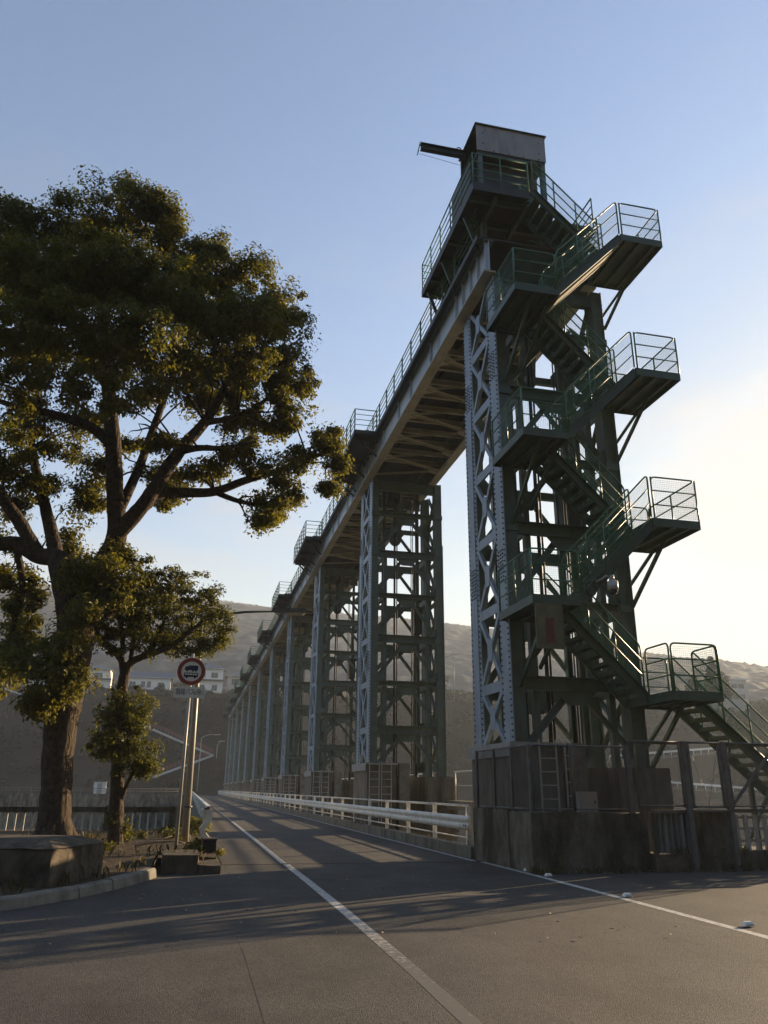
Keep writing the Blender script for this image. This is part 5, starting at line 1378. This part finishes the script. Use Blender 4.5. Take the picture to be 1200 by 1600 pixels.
for i, (pts, lab) in enumerate((([(118, 216, 10.5), (168, 219, 14.5)], 'upper pale road guardrail on the right far bank'), ([(108, 210, 4.8), (166, 211, 1.6)], 'lower pale guardrail near the water on the right far bank'))):
    t = thing('bank_guardrail', pts[0], lab, 'guardrail'); o0 = Vector(pts[0]); a, c = Vector(), Vector(pts[1])-o0
    b = MB(); b.bar(a + V(0, 0, .9), c + V(0, 0, .9), .1, .6); b.build('beam', 'white', t)
    b = MB(); b.bar((-.3, 1.2, -.6), c + V(-.3, 1.2, -.6), 2.4, .5); b.build('road_edge', 'concrete', t)
    for k in range(20):
        q = a.lerp(c, k/19); pb = MB(); pb.bar(q + V(0, .1, -1.0), q + V(0, .1, .7), .15, .15); pb.build('post', 'white', t)
for x, h, lab in ((74.5, 14.5, 'thin utility pole on the far bank, left of the pair'), (81.0, 16.5, 'taller utility pole on the far bank, right of the pair')):
    t = thing('utility_pole', (x, 246, 28), lab, 'utility pole', 'utility poles on the far bank')
    b = MB(); b.cyl((0, 0, -1), (0, 0, h), .2, 8, .14); b.build('pole', 'galv_dark', t)
    for z in (h-.5, h-1.8): b = MB(); b.bar((-.9, 0, z), (.9, 0, z), .12, .12); b.build('crossarm', 'galv_dark', t)
wr = MB()
for (x0, z0, x1, z1) in ((60, 40.5, 74.5, 42), (74.5, 42, 81, 44), (81, 44, 130, 43.4)):
    P = []
    for k in range(9): u = k/8; P.append((x0 + (x1-x0)*u, 246, z0 + (z1-z0)*u - math.sin(u*math.pi)*.5))
    wr.pipe(P, .035, 4)
tag(wr.build('power_line', 'cable'), 'overhead power line strung between the utility poles', 'power line')

def conifer(loc, h, r, label):
    t = thing('pine_tree', loc, label, 'tree', 'conifers on the far bank'); b = MB(); b.cyl((0, 0, -1), (0, 0, h*.95), .3, 7, .06); b.build('trunk', 'bark', t)
    cl = []
    for k in range(9):
        u = k/8; zz2 = h*(.25 + .72*u); rr = r*(1-u*.8)
        for a in range(max(1, int(4*(1-u))+1)): an = random.uniform(0, 6.28); cl.append([math.cos(an)*rr*.5, math.sin(an)*rr*.5, zz2, rr*.55])
    leaf_cloud('crown', cl, 14, .7, 'pine', t, sub=.7, seed=int(loc[0]) % 97, flat=.5)
conifer((90.5, 248, 28), 10.5, 2.6, 'lone dark conifer beside the utility poles on the far bank')
conifer((178, 246, 31), 16, 5, 'broad dark conifer left of the flat-roofed block')
conifer((172, 250, 31), 10, 3.5, 'smaller dark conifer at the right landing of the stairs')
def bare_tree(loc, h, label, seed):
    t = thing('bare_tree', loc, label, 'tree', 'bare trees on the far bank'); r = random.Random(seed); b = MB()
    def grow(p, d, l, rad, dep):
        q = p + d*l; b.pipe([p, p.lerp(q, .5) + Vector((r.uniform(-1, 1), r.uniform(-1, 1), 0))*l*.06, q], [rad, rad*.8, rad*.6], 5)
        if dep:
            for _ in range(3 if dep > 2 else 4): grow(q, (d + Vector((r.uniform(-.8, .8), r.uniform(-.8, .8), r.uniform(-.1, .5)))).normalized(), l*r.uniform(.6, .85), rad*.6, dep-1)
    grow(Vector((0, 0, -1)), Vector((0, 0, 1)), h*.32, .22, 4); b.build('branches', 'bark', t)
bare_tree((78.5, 247, 28), 12, 'leafless grey tree in front of the utility poles', 4)
bare_tree((72.0, 248, 28), 9, 'smaller leafless tree left of the utility poles', 9)
bare_tree((118, 247, 28), 10, 'leafless tree seen through the nearest tower', 12)
bare_tree((131, 249, 28), 11, 'leafless tree seen behind the staircase', 15)
# scrub clothing the slope and the terrace edge
cl = []
rr_ = random.Random(5)
for _ in range(900):
    x = rr_.uniform(-90, 215); y = rr_.uniform(215, 238); z = float(bank_z(np.array([x]), np.array([y]))[0]); cl.append([x, y, z + .3, rr_.uniform(.6, 1.7)])
stuff(leaf_cloud('bank_scrub', cl, 5.0, .75, 'scrub', None, sub=.8, seed=31, shell=.2, flat=.7, dens=4, sprays=1))
cl = []
for _ in range(150):
    x = rr_.uniform(-120, 240); y = rr_.uniform(252, 300); cl.append([x, y, 31 + (y-250)*.09, rr_.uniform(1.5, 3.4)])
stuff(leaf_cloud('far_woodland', cl, 2.2, 1.1, 'pine', None, sub=1.3, seed=33, shell=.2, flat=.8, dens=4, sprays=1))

# ================================================================ AIR
hz = MB(); hz.box(-930, 1640, -75, 1540, -17.5, 306)
hm = bpy.data.materials.new('haze_air'); hm.use_nodes = True
hn = hm.node_tree.nodes; hn.remove(hn['Principled BSDF'])
pv = hn.new('ShaderNodeVolumePrincipled'); pv.inputs['Color'].default_value = (0.80, 0.89, 1.0, 1); pv.inputs['Density'].default_value = 0.00038; pv.inputs['Anisotropy'].default_value = 0.2
hm.node_tree.links.new(pv.outputs[0], hn['Material Output'].inputs['Volume'])
M['haze'] = hm
stuff(hz.build('haze', 'haze'))
